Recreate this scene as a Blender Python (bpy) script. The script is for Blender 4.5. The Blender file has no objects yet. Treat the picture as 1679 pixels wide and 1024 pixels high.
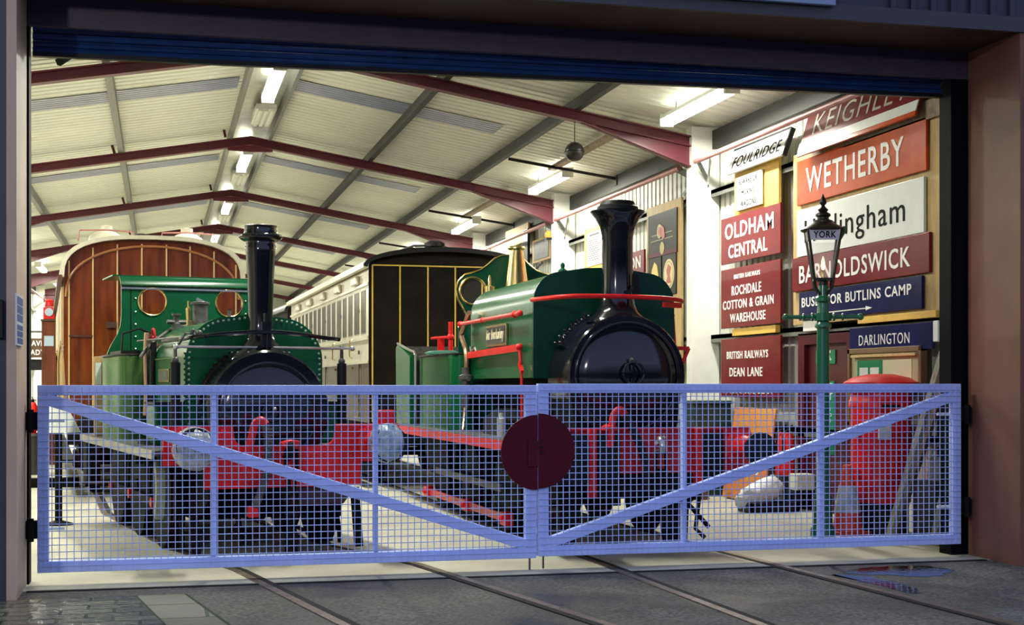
import bpy, bmesh, math, random
from mathutils import Vector, Matrix
from mathutils.geometry import tessellate_polygon
random.seed(7)
scn = bpy.context.scene
COL = scn.collection

# ------------------------------------------------------------------ camera
cam_d = bpy.data.cameras.new('camera')
cam = bpy.data.objects.new('camera', cam_d)
COL.objects.link(cam)
cam.location = (-3.117, -11.704, 1.57)
cam.rotation_euler = (math.radians(90), 0, math.radians(-13.93))
cam_d.sensor_width = 36
cam_d.lens = 2330 / 1679 * 36
cam_d.shift_y = 119 / 1679
cam_d.clip_start = 0.1
cam_d.clip_end = 400
scn.camera = cam

# ------------------------------------------------------------------ dusk sky, exposure
wd = bpy.data.worlds.new('dusk')
scn.world = wd
wd.use_nodes = True
nt = wd.node_tree
nt.nodes.clear()
wo = nt.nodes.new('ShaderNodeOutputWorld')
bg = nt.nodes.new('ShaderNodeBackground')
tc = nt.nodes.new('ShaderNodeTexCoord')
sep = nt.nodes.new('ShaderNodeSeparateXYZ')
rmp = nt.nodes.new('ShaderNodeValToRGB')
rmp.color_ramp.elements[0].position = 0.04        # dark skyline of trees and roofs across the yard
rmp.color_ramp.elements[0].color = (0.012, 0.018, 0.06, 1)
_e = rmp.color_ramp.elements.new(0.17)
_e.color = (0.50, 0.60, 1.0, 1)
rmp.color_ramp.elements[2].position = 1.0
rmp.color_ramp.elements[2].color = (0.22, 0.29, 0.60, 1)
nt.links.new(tc.outputs['Generated'], sep.inputs[0])
nt.links.new(sep.outputs['Z'], rmp.inputs[0])
nt.links.new(rmp.outputs[0], bg.inputs[0])
bg.inputs[1].default_value = 0.98
nt.links.new(bg.outputs[0], wo.inputs[0])
vs = scn.view_settings
vs.view_transform = 'Standard'
vs.look = 'None'
vs.gamma = 1.0
vs.use_curve_mapping = False
vs.exposure = 0.0
TUBE_POWER = 330.0          # watts of each twin fluorescent fitting
# added light source behind the camera, brightening the engine fronts
yd = bpy.data.lights.new('yard_floodlight', 'AREA')
yd.shape = 'DISK'; yd.size = 0.6; yd.energy = 380; yd.color = (1.0, 0.95, 0.86)
yl = bpy.data.objects.new('yard_floodlight', yd)
COL.objects.link(yl)
yl.location = (-9.5, -15.0, 6.0)
yl.rotation_euler = (Vector((0.5, 1.0, 0.8)) - Vector(yl.location)).to_track_quat('-Z', 'Y').to_euler()

# ------------------------------------------------------------------ materials
def M(name, col, rough=0.5, metal=0.0, var=0.0, vscale=6.0, bump=0.0, bscale=40.0, stretch=(1, 1, 1),
      col2=None, coat=0.0, emit=None, estr=0.0, spec=0.5, alpha=1.0, trans=0.0, detail=4.0):
    m = bpy.data.materials.new(name)
    m.use_nodes = True
    n = m.node_tree.nodes
    l = m.node_tree.links
    b = n['Principled BSDF']
    c = (*col, 1)
    b.inputs['Base Color'].default_value = c
    b.inputs['Roughness'].default_value = rough
    b.inputs['Metallic'].default_value = metal
    b.inputs['Specular IOR Level'].default_value = spec
    b.inputs['Coat Weight'].default_value = coat
    b.inputs['Coat Roughness'].default_value = 0.06
    b.inputs['Alpha'].default_value = alpha
    b.inputs['Transmission Weight'].default_value = trans
    if emit:
        b.inputs['Emission Color'].default_value = (*emit, 1)
        b.inputs['Emission Strength'].default_value = estr
    if var or col2 or bump:
        t = n.new('ShaderNodeTexCoord')
        mp = n.new('ShaderNodeMapping')
        mp.inputs['Scale'].default_value = stretch
        l.new(t.outputs['Object'], mp.inputs[0])
        if var or col2:
            nz = n.new('ShaderNodeTexNoise')
            nz.inputs['Scale'].default_value = vscale
            nz.inputs['Detail'].default_value = detail
            l.new(mp.outputs[0], nz.inputs[0])
            r = n.new('ShaderNodeValToRGB')
            r.color_ramp.elements[0].position = 0.33
            r.color_ramp.elements[1].position = 0.68
            if col2:
                r.color_ramp.elements[0].color = c
                r.color_ramp.elements[1].color = (*col2, 1)
            else:
                r.color_ramp.elements[0].color = tuple(max(0, x * (1 - var)) for x in col) + (1,)
                r.color_ramp.elements[1].color = tuple(x * (1 + var) for x in col) + (1,)
            l.new(nz.outputs[0], r.inputs[0])
            l.new(r.outputs[0], b.inputs['Base Color'])
        if bump:
            nb = n.new('ShaderNodeTexNoise')
            nb.inputs['Scale'].default_value = bscale
            nb.inputs['Detail'].default_value = 3
            l.new(mp.outputs[0], nb.inputs[0])
            bp = n.new('ShaderNodeBump')
            bp.inputs['Strength'].default_value = bump
            bp.inputs['Distance'].default_value = 0.02
            l.new(nb.outputs[0], bp.inputs['Height'])
            l.new(bp.outputs[0], b.inputs['Normal'])
    return m

GATE = M('pale_gate_paint', (0.48, 0.60, 1.0), 0.45, var=0.06, vscale=3)  # white gate paint with the blue sky light put into its colour
MAROON = M('maroon_paint', (0.085, 0.004, 0.014), 0.5, spec=.2, var=0.1)
MAROON_STEEL = M('maroon_steel', (0.115, 0.014, 0.026), 0.45, var=0.08, vscale=2)
WHITE = M('white_paint', (0.82, 0.82, 0.76), 0.5, var=0.03)
SHEET = M('cream_roof_sheet', (0.76, 0.77, 0.68), 0.45, var=0.05, vscale=0.7)
WALLSHEET = M('grey_white_wall_sheet', (0.66, 0.67, 0.60), 0.5, var=0.06, vscale=0.8)
SKYLITE = M('bluish_rooflight_sheet', (0.27, 0.29, 0.41), 0.3, var=0.12, vscale=3, stretch=(1, 1, 1))
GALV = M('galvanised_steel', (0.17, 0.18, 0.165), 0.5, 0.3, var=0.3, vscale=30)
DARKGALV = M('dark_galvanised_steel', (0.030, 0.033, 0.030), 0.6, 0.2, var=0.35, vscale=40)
RIDGEM = M('bright_ridge_metal', (0.55, 0.56, 0.52), 0.28, 0.75, var=0.15, vscale=4)
TUBE = M('fluorescent_tube', (1, 1, 0.9), 0.4, emit=(1.0, 1.0, 0.86), estr=7)
FITTING = M('lamp_fitting', (0.75, 0.75, 0.7), 0.4)
BLACKG = M('black_gloss_paint', (0.006, 0.007, 0.010), 0.11, var=0.2, vscale=8, spec=0.6)
BLACK = M('black_paint', (0.008, 0.008, 0.009), 0.45, var=0.3, vscale=12, spec=.25)
BLACKM = M('sooty_black_iron', (0.008, 0.0075, 0.007), 0.7, var=0.4, vscale=10, bump=0.2, spec=.12)
GREEN = M('locomotive_green', (0.005, 0.098, 0.034), 0.22, spec=0.35, var=0.12, vscale=2)
GREEN_SHADED = M('dark_locomotive_green', (0.004, 0.055, 0.030), 0.3, spec=0.2, var=0.12, vscale=2)  # locomotive green with the shade of the tank front put into its colour
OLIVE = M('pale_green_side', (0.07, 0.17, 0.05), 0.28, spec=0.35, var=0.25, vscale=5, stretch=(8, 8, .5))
RED = M('bright_red_paint', (0.72, 0.016, 0.014), 0.35, spec=.3, var=0.12, vscale=5)
REDD = M('crimson_paint', (0.48, 0.014, 0.020), 0.4, spec=.3, var=0.15, vscale=5)
BRASS = M('polished_brass', (0.72, 0.56, 0.24), 0.22, 1.0, var=0.08)
COPPER = M('copper_pipe', (0.55, 0.33, 0.22), 0.3, 0.9)
STEEL = M('bright_steel', (0.55, 0.55, 0.52), 0.3, 0.9, var=0.15)
IRON = M('grey_iron', (0.10, 0.10, 0.095), 0.5, 0.5, var=0.3, vscale=15)
RAILM = M('worn_rail_steel', (0.20, 0.16, 0.12), 0.45, 0.5, var=0.35, vscale=12)
GAPM = M('dirt_filled_gap', (0.012, 0.010, 0.008), 0.9, var=0.3)
WOODV = M('varnished_teak', (0.085, 0.017, 0.005), 0.16, coat=0.5, spec=.3, col2=(0.19, 0.044, 0.010), vscale=2.2, stretch=(3.5, 3.5, .6), var=.1, bump=.25, bscale=2.2)
WOODL = M('pale_varnished_wood', (0.55, 0.36, 0.15), 0.35, var=0.2, vscale=6, stretch=(5, 5, .6))
BEAD = M('pale_gold_beading', (0.60, 0.43, 0.18), 0.4)
BEADK = M('dark_window_bead', (0.07, 0.06, 0.03), 0.4)
YBEAD = M('yellow_lining', (0.65, 0.45, 0.08), 0.4)
CREAM = M('cream_coach_paint', (0.70, 0.66, 0.52), 0.3, var=0.06, coat=0.3)
CREAMROOF = M('cream_roof_canvas', (0.66, 0.62, 0.50), 0.6, var=0.08)
BROWN = M('coach_brown', (0.085, 0.045, 0.02), 0.35, var=0.2)
GLASSD = M('dark_carriage_glass', (0.020, 0.022, 0.012), 0.25, spec=.06)
GLASSW = M('spectacle_glass', (0.25, 0.26, 0.26), 0.05, alpha=0.05)
MOSS = M('green_moss', (0.02, 0.045, 0.008), 0.9, var=.6, vscale=30)
GUIDE = M('black_door_guide', (0.003, 0.003, 0.006), 0.6, spec=.1)
GLASSL = M('lantern_glass', (0.9, 0.9, 0.88), 0.03, trans=0.0, alpha=0.10)
FLAME = M('gas_flame', (1, 0.7, 0.3), 0.5, emit=(1.0, 0.55, 0.15), estr=9)
CONC = M('shed_concrete', (0.40, 0.38, 0.28), 0.6, col2=(0.58, 0.56, 0.43), vscale=1.1, bump=0.15, bscale=60, detail=8)
PLY = M('plywood', (0.50, 0.34, 0.14), 0.6, var=0.15, vscale=4, stretch=(3, 3, .6))
PLYY = M('yellow_plywood', (0.72, 0.45, 0.08), 0.6, var=0.08, vscale=4)
PLYD = M('grey_weathered_board', (0.30, 0.23, 0.16), 0.7, var=0.3, vscale=10)
SGN_ORANGE = M('orange_enamel', (0.56, 0.085, 0.010), 0.25, col2=(0.46, 0.05, 0.008), vscale=3, spec=.12)
SGN_WHITE = M('white_enamel', (0.74, 0.76, 0.74), 0.3, var=0.03, spec=.12)
SGN_MAROON = M('maroon_enamel', (0.16, 0.011, 0.016), 0.25, var=0.15, vscale=3, spec=.12)
SGN_NAVY = M('navy_enamel', (0.010, 0.012, 0.075), 0.25, var=0.15, vscale=3, spec=.12)
TXT_W = M('white_lettering', (0.85, 0.85, 0.82), 0.5, spec=.1)
TXT_K = M('black_lettering', (0.010, 0.010, 0.010), 0.6, spec=.03)
TXT_Y = M('gold_lettering', (0.75, 0.55, 0.1), 0.4)
PINK = M('faded_red_tube', (0.42, 0.16, 0.16), 0.45, var=0.1)
LAMPGREEN = M('lamp_post_green', (0.01, 0.13, 0.06), 0.3, coat=0.3)
LAMPK = M('lantern_bronze_black', (0.020, 0.016, 0.012), 0.35, 0.3)
CONE = M('cone_orange_red', (0.75, 0.06, 0.02), 0.5, var=0.12, vscale=8)
REFL = M('reflective_sleeve', (0.55, 0.55, 0.56), 0.35, var=0.15, vscale=9)
CLEARP = M('crumpled_clear_plastic', (0.42, 0.43, 0.42), 0.2, var=0.35, vscale=14, bump=0.8, bscale=18, alpha=0.9)
BLUEP = M('crumpled_blue_plastic', (0.12, 0.22, 0.30), 0.2, col2=(0.55, 0.62, 0.66), vscale=9, bump=0.9, bscale=16, alpha=0.95)
BAGW = M('white_plastic_sack', (0.80, 0.80, 0.80), 0.45, var=0.08, vscale=8, bump=0.6, bscale=14)
CLAD_OUT = M('dark_outer_cladding', (0.030, 0.036, 0.055), 0.5, var=0.1, vscale=2)
CLAD_TAN = M('tan_door_flashing', (0.52, 0.38, 0.27), 0.5, var=0.1, vscale=2)
CLAD_RED = M('brown_door_flashing', (0.20, 0.085, 0.052), 0.5, var=0.12, vscale=2)
SOFFIT = M('dark_soffit_sheet', (0.035, 0.016, 0.016), 0.6, var=0.1)
FASCIA = M('dark_fascia_sheet', (0.07, 0.052, 0.09), 0.55, var=0.1)
SHUTTER = M('blue_shutter_slats', (0.012, 0.05, 0.19), 0.35, 0.2, var=0.2)
DGREEN_SIGN = M('safety_green', (0.0, 0.22, 0.09), 0.4)
GREYW = M('weathered_grey_wood', (0.20, 0.17, 0.13), 0.8, var=0.5, vscale=9, stretch=(6, 6, .5), bump=.3)
BRICKISH = M('aged_pole_wood', (0.09, 0.05, 0.028), 0.8, var=0.4, vscale=6, stretch=(6, 6, .6))
BLUEPANE = M('pale_blue_pane', (0.45, 0.60, 0.72), 0.2)
GLOBE = M('dark_grey_globe', (0.035, 0.037, 0.035), 0.25, 0.5)
TEALBAG = M('green_cloth', (0.10, 0.28, 0.20), 0.7)


def ground_mat():
    m = bpy.data.materials.new('wet_asphalt')
    m.use_nodes = True
    n = m.node_tree.nodes
    l = m.node_tree.links
    b = n['Principled BSDF']
    t = n.new('ShaderNodeTexCoord')
    big = n.new('ShaderNodeTexNoise'); big.inputs['Scale'].default_value = 0.8; big.inputs['Detail'].default_value = 6
    fine = n.new('ShaderNodeTexNoise'); fine.inputs['Scale'].default_value = 30; fine.inputs['Detail'].default_value = 6
    l.new(t.outputs['Object'], big.inputs[0]); l.new(t.outputs['Object'], fine.inputs[0])
    r1 = n.new('ShaderNodeValToRGB')
    r1.color_ramp.elements[0].position = 0.35; r1.color_ramp.elements[0].color = (0.045, 0.042, 0.034, 1)
    r1.color_ramp.elements[1].position = 0.65; r1.color_ramp.elements[1].color = (0.20, 0.19, 0.155, 1)
    l.new(big.outputs[0], r1.inputs[0])
    mx = n.new('ShaderNodeMixRGB'); mx.blend_type = 'MULTIPLY'; mx.inputs[0].default_value = 0.75
    r2 = n.new('ShaderNodeValToRGB')
    r2.color_ramp.elements[0].position = 0.38; r2.color_ramp.elements[0].color = (0.12, 0.12, 0.12, 1)
    r2.color_ramp.elements[1].position = 0.62; r2.color_ramp.elements[1].color = (1, 1, 1, 1)
    l.new(fine.outputs[0], r2.inputs[0])
    l.new(r1.outputs[0], mx.inputs[1]); l.new(r2.outputs[0], mx.inputs[2])
    l.new(mx.outputs[0], b.inputs['Base Color'])
    rr = n.new('ShaderNodeValToRGB')
    rr.color_ramp.elements[0].position = 0.30; rr.color_ramp.elements[0].color = (0.30, 0.30, 0.30, 1)
    rr.color_ramp.elements[1].position = 0.50; rr.color_ramp.elements[1].color = (0.75, 0.75, 0.75, 1)
    l.new(big.outputs[0], rr.inputs[0])
    l.new(rr.outputs[0], b.inputs['Roughness'])
    bp = n.new('ShaderNodeBump'); bp.inputs['Strength'].default_value = 0.35; bp.inputs['Distance'].default_value = 0.02
    l.new(fine.outputs[0], bp.inputs['Height']); l.new(bp.outputs[0], b.inputs['Normal'])
    return m
ASPHALT = ground_mat()


def stone_mat(bw=0.36, rh=0.19, rough=0.2):
    m = bpy.data.materials.new('mossy_stone_setts')
    m.use_nodes = True
    n = m.node_tree.nodes
    l = m.node_tree.links
    b = n['Principled BSDF']
    t = n.new('ShaderNodeTexCoord')
    br = n.new('ShaderNodeTexBrick')
    br.inputs['Scale'].default_value = 1.0
    br.inputs['Color1'].default_value = (0.11, 0.11, 0.075, 1)
    br.inputs['Color2'].default_value = (0.24, 0.24, 0.16, 1)
    br.inputs['Mortar'].default_value = (0.02, 0.05, 0.006, 1)
    br.inputs['Mortar Size'].default_value = 0.014
    br.inputs['Brick Width'].default_value = bw
    br.inputs['Row Height'].default_value = rh
    l.new(t.outputs['Object'], br.inputs[0])
    nz = n.new('ShaderNodeTexNoise'); nz.inputs['Scale'].default_value = 14; nz.inputs['Detail'].default_value = 6
    l.new(t.outputs['Object'], nz.inputs[0])
    mx = n.new('ShaderNodeMixRGB'); mx.blend_type = 'MULTIPLY'; mx.inputs[0].default_value = 0.3
    l.new(br.outputs[0], mx.inputs[1]); l.new(nz.outputs[1], mx.inputs[2])
    l.new(mx.outputs[0], b.inputs['Base Color'])
    b.inputs['Roughness'].default_value = rough
    bp = n.new('ShaderNodeBump'); bp.inputs['Strength'].default_value = 0.7; bp.inputs['Distance'].default_value = 0.03
    sm = n.new('ShaderNodeMath'); sm.operation = 'SUBTRACT'
    l.new(nz.outputs[0], sm.inputs[0]); l.new(br.outputs['Fac'], sm.inputs[1])
    l.new(sm.outputs[0], bp.inputs['Height'])
    l.new(bp.outputs[0], b.inputs['Normal'])
    return m
SETTS = stone_mat(0.36, 0.19, 0.12)
WATER = M('wet_puddle', (0.012, 0.012, 0.014), 0.05, bump=.12, bscale=9)
SLABS = stone_mat(1.4, 0.62, 0.6)

# ------------------------------------------------------------------ geometry helpers
class G:
    def __init__(s):
        s.v = []; s.f = []
    def add(s, vs_, fs):
        o = len(s.v)
        s.v += [tuple(p) for p in vs_]
        s.f += [tuple(i + o for i in f) for f in fs]
        return s
    def box(s, x0, x1, y0, y1, z0, z1):
        p = [(x0, y0, z0), (x1, y0, z0), (x1, y1, z0), (x0, y1, z0), (x0, y0, z1), (x1, y0, z1), (x1, y1, z1), (x0, y1, z1)]
        return s.add(p, [(3, 2, 1, 0), (4, 5, 6, 7), (0, 1, 5, 4), (1, 2, 6, 5), (2, 3, 7, 6), (3, 0, 4, 7)])
    def hexa(s, p):
        return s.add(p, [(3, 2, 1, 0), (4, 5, 6, 7), (0, 1, 5, 4), (1, 2, 6, 5), (2, 3, 7, 6), (3, 0, 4, 7)])
    def bar(s, a, b, w, t, up=(0, 0, 1)):
        a = Vector(a); b = Vector(b); d = (b - a).normalized()
        u = Vector(up); sd = d.cross(u)
        if sd.length < 1e-4:
            sd = d.cross(Vector((1, 0, 0)))
        sd.normalize(); n = sd.cross(d).normalized()
        p = []
        for q in (a, b):
            p += [q - sd * t / 2 - n * w / 2, q + sd * t / 2 - n * w / 2, q + sd * t / 2 + n * w / 2, q - sd * t / 2 + n * w / 2]
        return s.add(p, [(3, 2, 1, 0), (4, 5, 6, 7), (0, 1, 5, 4), (1, 2, 6, 5), (2, 3, 7, 6), (3, 0, 4, 7)])
    def tube(s, pts, r, n=8, r2=None, smooth=0):
        pts = [Vector(p) for p in pts]
        if smooth:
            q = []
            for i in range(len(pts) - 1):
                p0 = pts[max(i - 1, 0)]; p1 = pts[i]; p2 = pts[i + 1]; p3 = pts[min(i + 2, len(pts) - 1)]
                for k in range(smooth):
                    t = k / smooth
                    q.append(0.5 * ((2 * p1) + (-p0 + p2) * t + (2 * p0 - 5 * p1 + 4 * p2 - p3) * t * t + (-p0 + 3 * p1 - 3 * p2 + p3) * t ** 3))
            q.append(pts[-1]); pts = q
        m = len(pts)
        vs_ = []
        ref = None
        for i, p in enumerate(pts):
            d = (pts[min(i + 1, m - 1)] - pts[max(i - 1, 0)]).normalized()
            if ref is None:
                ref = Vector((0, 0, 1)) if abs(d.z) < 0.9 else Vector((1, 0, 0))
            u = d.cross(ref)
            if u.length < 1e-4:
                u = d.cross(Vector((0.3, 1, 0.2)))
            u.normalize(); w = u.cross(d).normalized(); ref = w
            rr = r if r2 is None else r + (r2 - r) * i / (m - 1)
            for k in range(n):
                a = 2 * math.pi * k / n
                vs_.append(p + (u * math.cos(a) + w * math.sin(a)) * rr)
        fs = []
        for i in range(m - 1):
            for k in range(n):
                k2 = (k + 1) % n
                fs.append((i * n + k, i * n + k2, (i + 1) * n + k2, (i + 1) * n + k))
        fs.append(tuple(range(n - 1, -1, -1)))
        fs.append(tuple((m - 1) * n + k for k in range(n)))
        return s.add(vs_, fs)
    def lathe(s, prof, c=(0, 0, 0), axis='z', n=32):
        """prof: list of (radius, height along axis)"""
        vs_ = []; c = Vector(c)
        for r, h in prof:
            for k in range(n):
                a = 2 * math.pi * k / n
                x, y = r * math.cos(a), r * math.sin(a)
                if axis == 'z': vs_.append(c + Vector((x, y, h)))
                elif axis == 'y': vs_.append(c + Vector((x, h, y)))
                else: vs_.append(c + Vector((h, x, y)))
        fs = []
        for i in range(len(prof) - 1):
            for k in range(n):
                k2 = (k + 1) % n
                fs.append((i * n + k, i * n + k2, (i + 1) * n + k2, (i + 1) * n + k))
        fs.append(tuple(range(n - 1, -1, -1)))
        fs.append(tuple((len(prof) - 1) * n + k for k in range(n)))
        return s.add(vs_, fs)
    def ring(s, c, R, r, axis='y', n=32, m=8):
        vs_ = []; c = Vector(c)
        for i in range(n):
            a = 2 * math.pi * i / n
            for j in range(m):
                b = 2 * math.pi * j / m
                rr = R + r * math.cos(b); h = r * math.sin(b)
                x, y = rr * math.cos(a), rr * math.sin(a)
                if axis == 'y': vs_.append(c + Vector((x, h, y)))
                elif axis == 'z': vs_.append(c + Vector((x, y, h)))
                else: vs_.append(c + Vector((h, x, y)))
        fs = [(i * m + j, ((i + 1) % n) * m + j, ((i + 1) % n) * m + (j + 1) % m, i * m + (j + 1) % m) for i in range(n) for j in range(m)]
        return s.add(vs_, fs)
    def sphere(s, c, r, n=10, sc=(1, 1, 1)):
        m = max(4, n // 2 + 1)
        vs_ = [Vector(c) + Vector((0, 0, -r * sc[2]))]
        for i in range(1, m):
            t = -math.pi / 2 + math.pi * i / m
            for k in range(n):
                a = 2 * math.pi * k / n
                vs_.append(Vector(c) + Vector((r * sc[0] * math.cos(t) * math.cos(a), r * sc[1] * math.cos(t) * math.sin(a), r * sc[2] * math.sin(t))))
        vs_.append(Vector(c) + Vector((0, 0, r * sc[2])))
        fs = [(0, 1 + (k + 1) % n, 1 + k) for k in range(n)]
        for i in range(m - 2):
            for k in range(n):
                a = 1 + i * n + k; b = 1 + i * n + (k + 1) % n
                fs.append((a, b, b + n, a + n))
        L_ = len(vs_) - 1; o = 1 + (m - 2) * n
        fs += [(o + k, o + (k + 1) % n, L_) for k in range(n)]
        return s.add(vs_, fs)
    def prism(s, poly, a0, a1, plane='xz', holes=()):
        """extrude a 2D polygon: 'xz' along y, 'xy' along z, 'yz' along x"""
        loops = [list(poly)] + [list(h_) for h_ in holes]
        def P(q, a):
            if plane == 'xz': return (q[0], a, q[1])
            if plane == 'xy': return (q[0], q[1], a)
            return (a, q[0], q[1])
        flat = [q for lp in loops for q in lp]
        N = len(flat)
        vs_ = [P(q, a0) for q in flat] + [P(q, a1) for q in flat]
        fs = []
        if holes:
            tr = tessellate_polygon([[Vector((q[0], q[1], 0)) for q in lp] for lp in loops])
            fs += [tuple(t) for t in tr] + [tuple(i + N for i in t)[::-1] for t in tr]
        else:
            fs += [tuple(range(N)), tuple(range(2 * N - 1, N - 1, -1))]
        o = 0
        for lp in loops:
            k = len(lp)
            for i in range(k):
                j = (i + 1) % k
                fs.append((o + i, o + i + N, o + j + N, o + j))
            o += k
        return s.add(vs_, fs)


def props(o, label=None, cat=None, group=None, kind=None):
    if label: o['label'] = label
    if cat: o['category'] = cat
    if group: o['group'] = group
    if kind: o['kind'] = kind
    return o


def obj(name, g, mat, parent=None, smooth=35, bevel=0.0, label=None, kind=None):
    me = bpy.data.meshes.new(name)
    me.from_pydata(g.v, [], g.f)
    bm = bmesh.new(); bm.from_mesh(me)
    bmesh.ops.recalc_face_normals(bm, faces=bm.faces)
    bm.to_mesh(me); bm.free()
    if smooth:
        for p in me.polygons: p.use_smooth = True
        me.set_sharp_from_angle(angle=math.radians(smooth))
    me.materials.append(mat)
    o = bpy.data.objects.new(name, me)
    COL.objects.link(o)
    if parent: o.parent = parent
    if bevel:
        md = o.modifiers.new('bevel', 'BEVEL'); md.width = bevel; md.segments = 2; md.limit_method = 'ANGLE'
    if label: o['label'] = label
    if kind: o['kind'] = kind
    return o


def thing(name, label, cat, loc=(0, 0, 0), rotz=0.0, group=None):
    o = bpy.data.objects.new(name, None)
    o.empty_display_size = 0.2
    COL.objects.link(o)
    o.location = loc; o.rotation_euler = (0, 0, math.radians(rotz))
    return props(o, label, cat, group)


def struct(name, g, mat, smooth=35, parent=None):
    return obj(name, g, mat, parent, smooth, kind=None if parent else 'structure')


def dup(root, loc=None, rotz=None, label=None):
    def cp(o, par):
        c = o.copy(); COL.objects.link(c)
        if par: c.parent = par
        for ch in [x for x in bpy.data.objects if x.parent == o]:
            cp(ch, c)
        return c
    r = cp(root, None)
    if loc is not None: r.location = loc
    if rotz is not None: r.rotation_euler = (0, 0, math.radians(rotz))
    if label: r['label'] = label
    return r


_tc = {}
def text_mesh(body, bold=0.0):
    key = (body, bold)
    if key in _tc: return _tc[key]
    cu = bpy.data.curves.new('lettering', 'FONT')
    cu.body = body; cu.size = 1.0; cu.offset = bold; cu.resolution_u = 3
    cu.extrude = 0.02; cu.space_character = 1.12; cu.space_word = 1.1
    cu.align_x = 'CENTER'; cu.align_y = 'CENTER'
    ob = bpy.data.objects.new('lettering_source', cu)
    COL.objects.link(ob)
    dg = bpy.context.evaluated_depsgraph_get()
    me = bpy.data.meshes.new_from_object(ob.evaluated_get(dg))
    bpy.data.objects.remove(ob); bpy.data.curves.remove(cu)
    vs_ = [tuple(v.co) for v in me.vertices]
    fs = [tuple(p.vertices) for p in me.polygons]
    bpy.data.meshes.remove(me)
    x0 = min(v[0] for v in vs_); x1 = max(v[0] for v in vs_); y0 = min(v[1] for v in vs_); y1 = max(v[1] for v in vs_)
    _tc[key] = ([((v[0] - x0) / (x1 - x0) - .5, (v[1] - y0) / (y1 - y0) - .5, v[2]) for v in vs_], fs)
    return _tc[key]


def text_into(g, body, cx, cz, w, h, y, bold=0.02, depth=0.006):
    """letters in the local x/z plane facing -y, front at y-depth"""
    vs_, fs = text_mesh(body, bold)
    g.add([(cx + v[0] * w, y - (v[2] + 0.02) / 0.04 * depth, cz + v[1] * h) for v in vs_], fs)
    return g


def arc(cx, cz, r, a0, a1, n=8, rz=None):
    rz = r if rz is None else rz
    return [(cx + r * math.cos(math.radians(a0 + (a1 - a0) * i / n)), cz + rz * math.sin(math.radians(a0 + (a1 - a0) * i / n))) for i in range(n + 1)]


def circle(cx, cz, r, n=28):
    return [(cx + r * math.cos(2 * math.pi * i / n), cz + r * math.sin(2 * math.pi * i / n)) for i in range(n)]


def blob(pts, k=6, amp=.035, seed=2):
    """rounded irregular outline through the given points"""
    rnd = random.Random(seed); n = len(pts); out = []
    for i in range(n):
        p0, p1, p2, p3 = [Vector(pts[(i + d) % n]) for d in (-1, 0, 1, 2)]
        for j in range(k):
            t = j / k
            q = 0.5 * ((2 * p1) + (-p0 + p2) * t + (2 * p0 - 5 * p1 + 4 * p2 - p3) * t * t + (-p0 + 3 * p1 - 3 * p2 + p3) * t ** 3)
            out.append((q.x + rnd.uniform(-amp, amp), q.y + rnd.uniform(-amp, amp)))
    return out

# ------------------------------------------------------------------ setting: ground, shed shell
RX = -1.45                                  # ridge line
ROOF = lambda x, o=0.0: 6.46 + o - 0.170 * abs(x - RX)
struct('floor', G().box(-7.95, 5.05, -0.30, 57, -0.25, 0.0), CONC, 0)
struct('threshold_joint', G().box(-4.1, 4.1, -.345, -.29, -.1, .002), GAPM, 0)
struct('yard_ground', G().box(-30, 30, -30, -0.30, -0.25, -0.006), ASPHALT, 0)
g = G().prism([(-7, -3.6), (-2.86, -3.6), (-3.29, -0.75), (-7, -0.75)], -0.02, 0.002, 'xy')
struct('stone_setts', g, SETTS, 0)
g = G().prism([(-2.85, -3.6), (-2.45, -3.6), (-2.93, -0.75), (-3.28, -0.75)], -0.02, 0.001, 'xy')
for nm, lb, pts in (
                    ('puddle', 'dark puddle on the asphalt in front of the right gate post', [(2.6, -.62), (3.0, -.5), (3.35, -.55), (3.42, -.9), (3.0, -1.2), (2.7, -1.0), (2.45, -.85)]),
                    ('puddle', 'narrow puddle beside the rail farthest to the right', [(2.30, -.9), (2.48, -1.0), (2.60, -1.4), (2.55, -1.8), (2.40, -2.0), (2.36, -1.4)])):
    pu = obj(nm, G().prism(blob(pts), -.02, -.003, 'xy'), WATER, None, 0)
    props(pu, lb, 'puddle', None, 'stuff')
struct('stone_slabs', g, SLABS, 0)
struct('moss_line', G().prism([(-2.45, -3.6), (-2.425, -3.6), (-2.915, -0.75), (-2.935, -0.75)], -0.02, 0.003, 'xy').prism([(-2.866, -3.6), (-2.85, -3.6), (-3.28, -0.75), (-3.292, -0.75)], -0.02, 0.003, 'xy'), MOSS, 0)

def ribbed(length, pitch, depth):
    pts = []; y = 0.0
    while y < length:
        pts += [(y, 0), (y + pitch * .62, 0), (y + pitch * .70, depth), (y + pitch * .92, depth)]
        y += pitch
    return pts

def roof_side(x0, x1, y0, y1, pitch, depth, off):
    g = G(); pr = ribbed(y1 - y0, pitch, depth)
    vs_ = []
    for (y, d) in pr:
        vs_ += [(x0, y0 + y, ROOF(x0, off + d)), (x1, y0 + y, ROOF(x1, off + d))]
    g.add(vs_, [(2 * i, 2 * i + 1, 2 * i + 3, 2 * i + 2) for i in range(len(pr) - 1)])
    return g
struct('ceiling', roof_side(RX, 5.05, 0.05, 57, 0.25, 0.035, 0.0), SHEET, 0)
struct('ceiling', roof_side(-7.95, RX, 0.05, 57, 0.25, 0.035, 0.0), SHEET, 0)
struct('roof_outer_skin', G().add([(-7.95, 0, 5.45), (RX, 0, 6.6), (5.05, 0, 5.5), (5.05, 57, 5.5), (RX, 57, 6.6), (-7.95, 57, 5.45)],
       [(0, 1, 4, 5), (1, 2, 3, 4)]), DARKGALV, 0)
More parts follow.
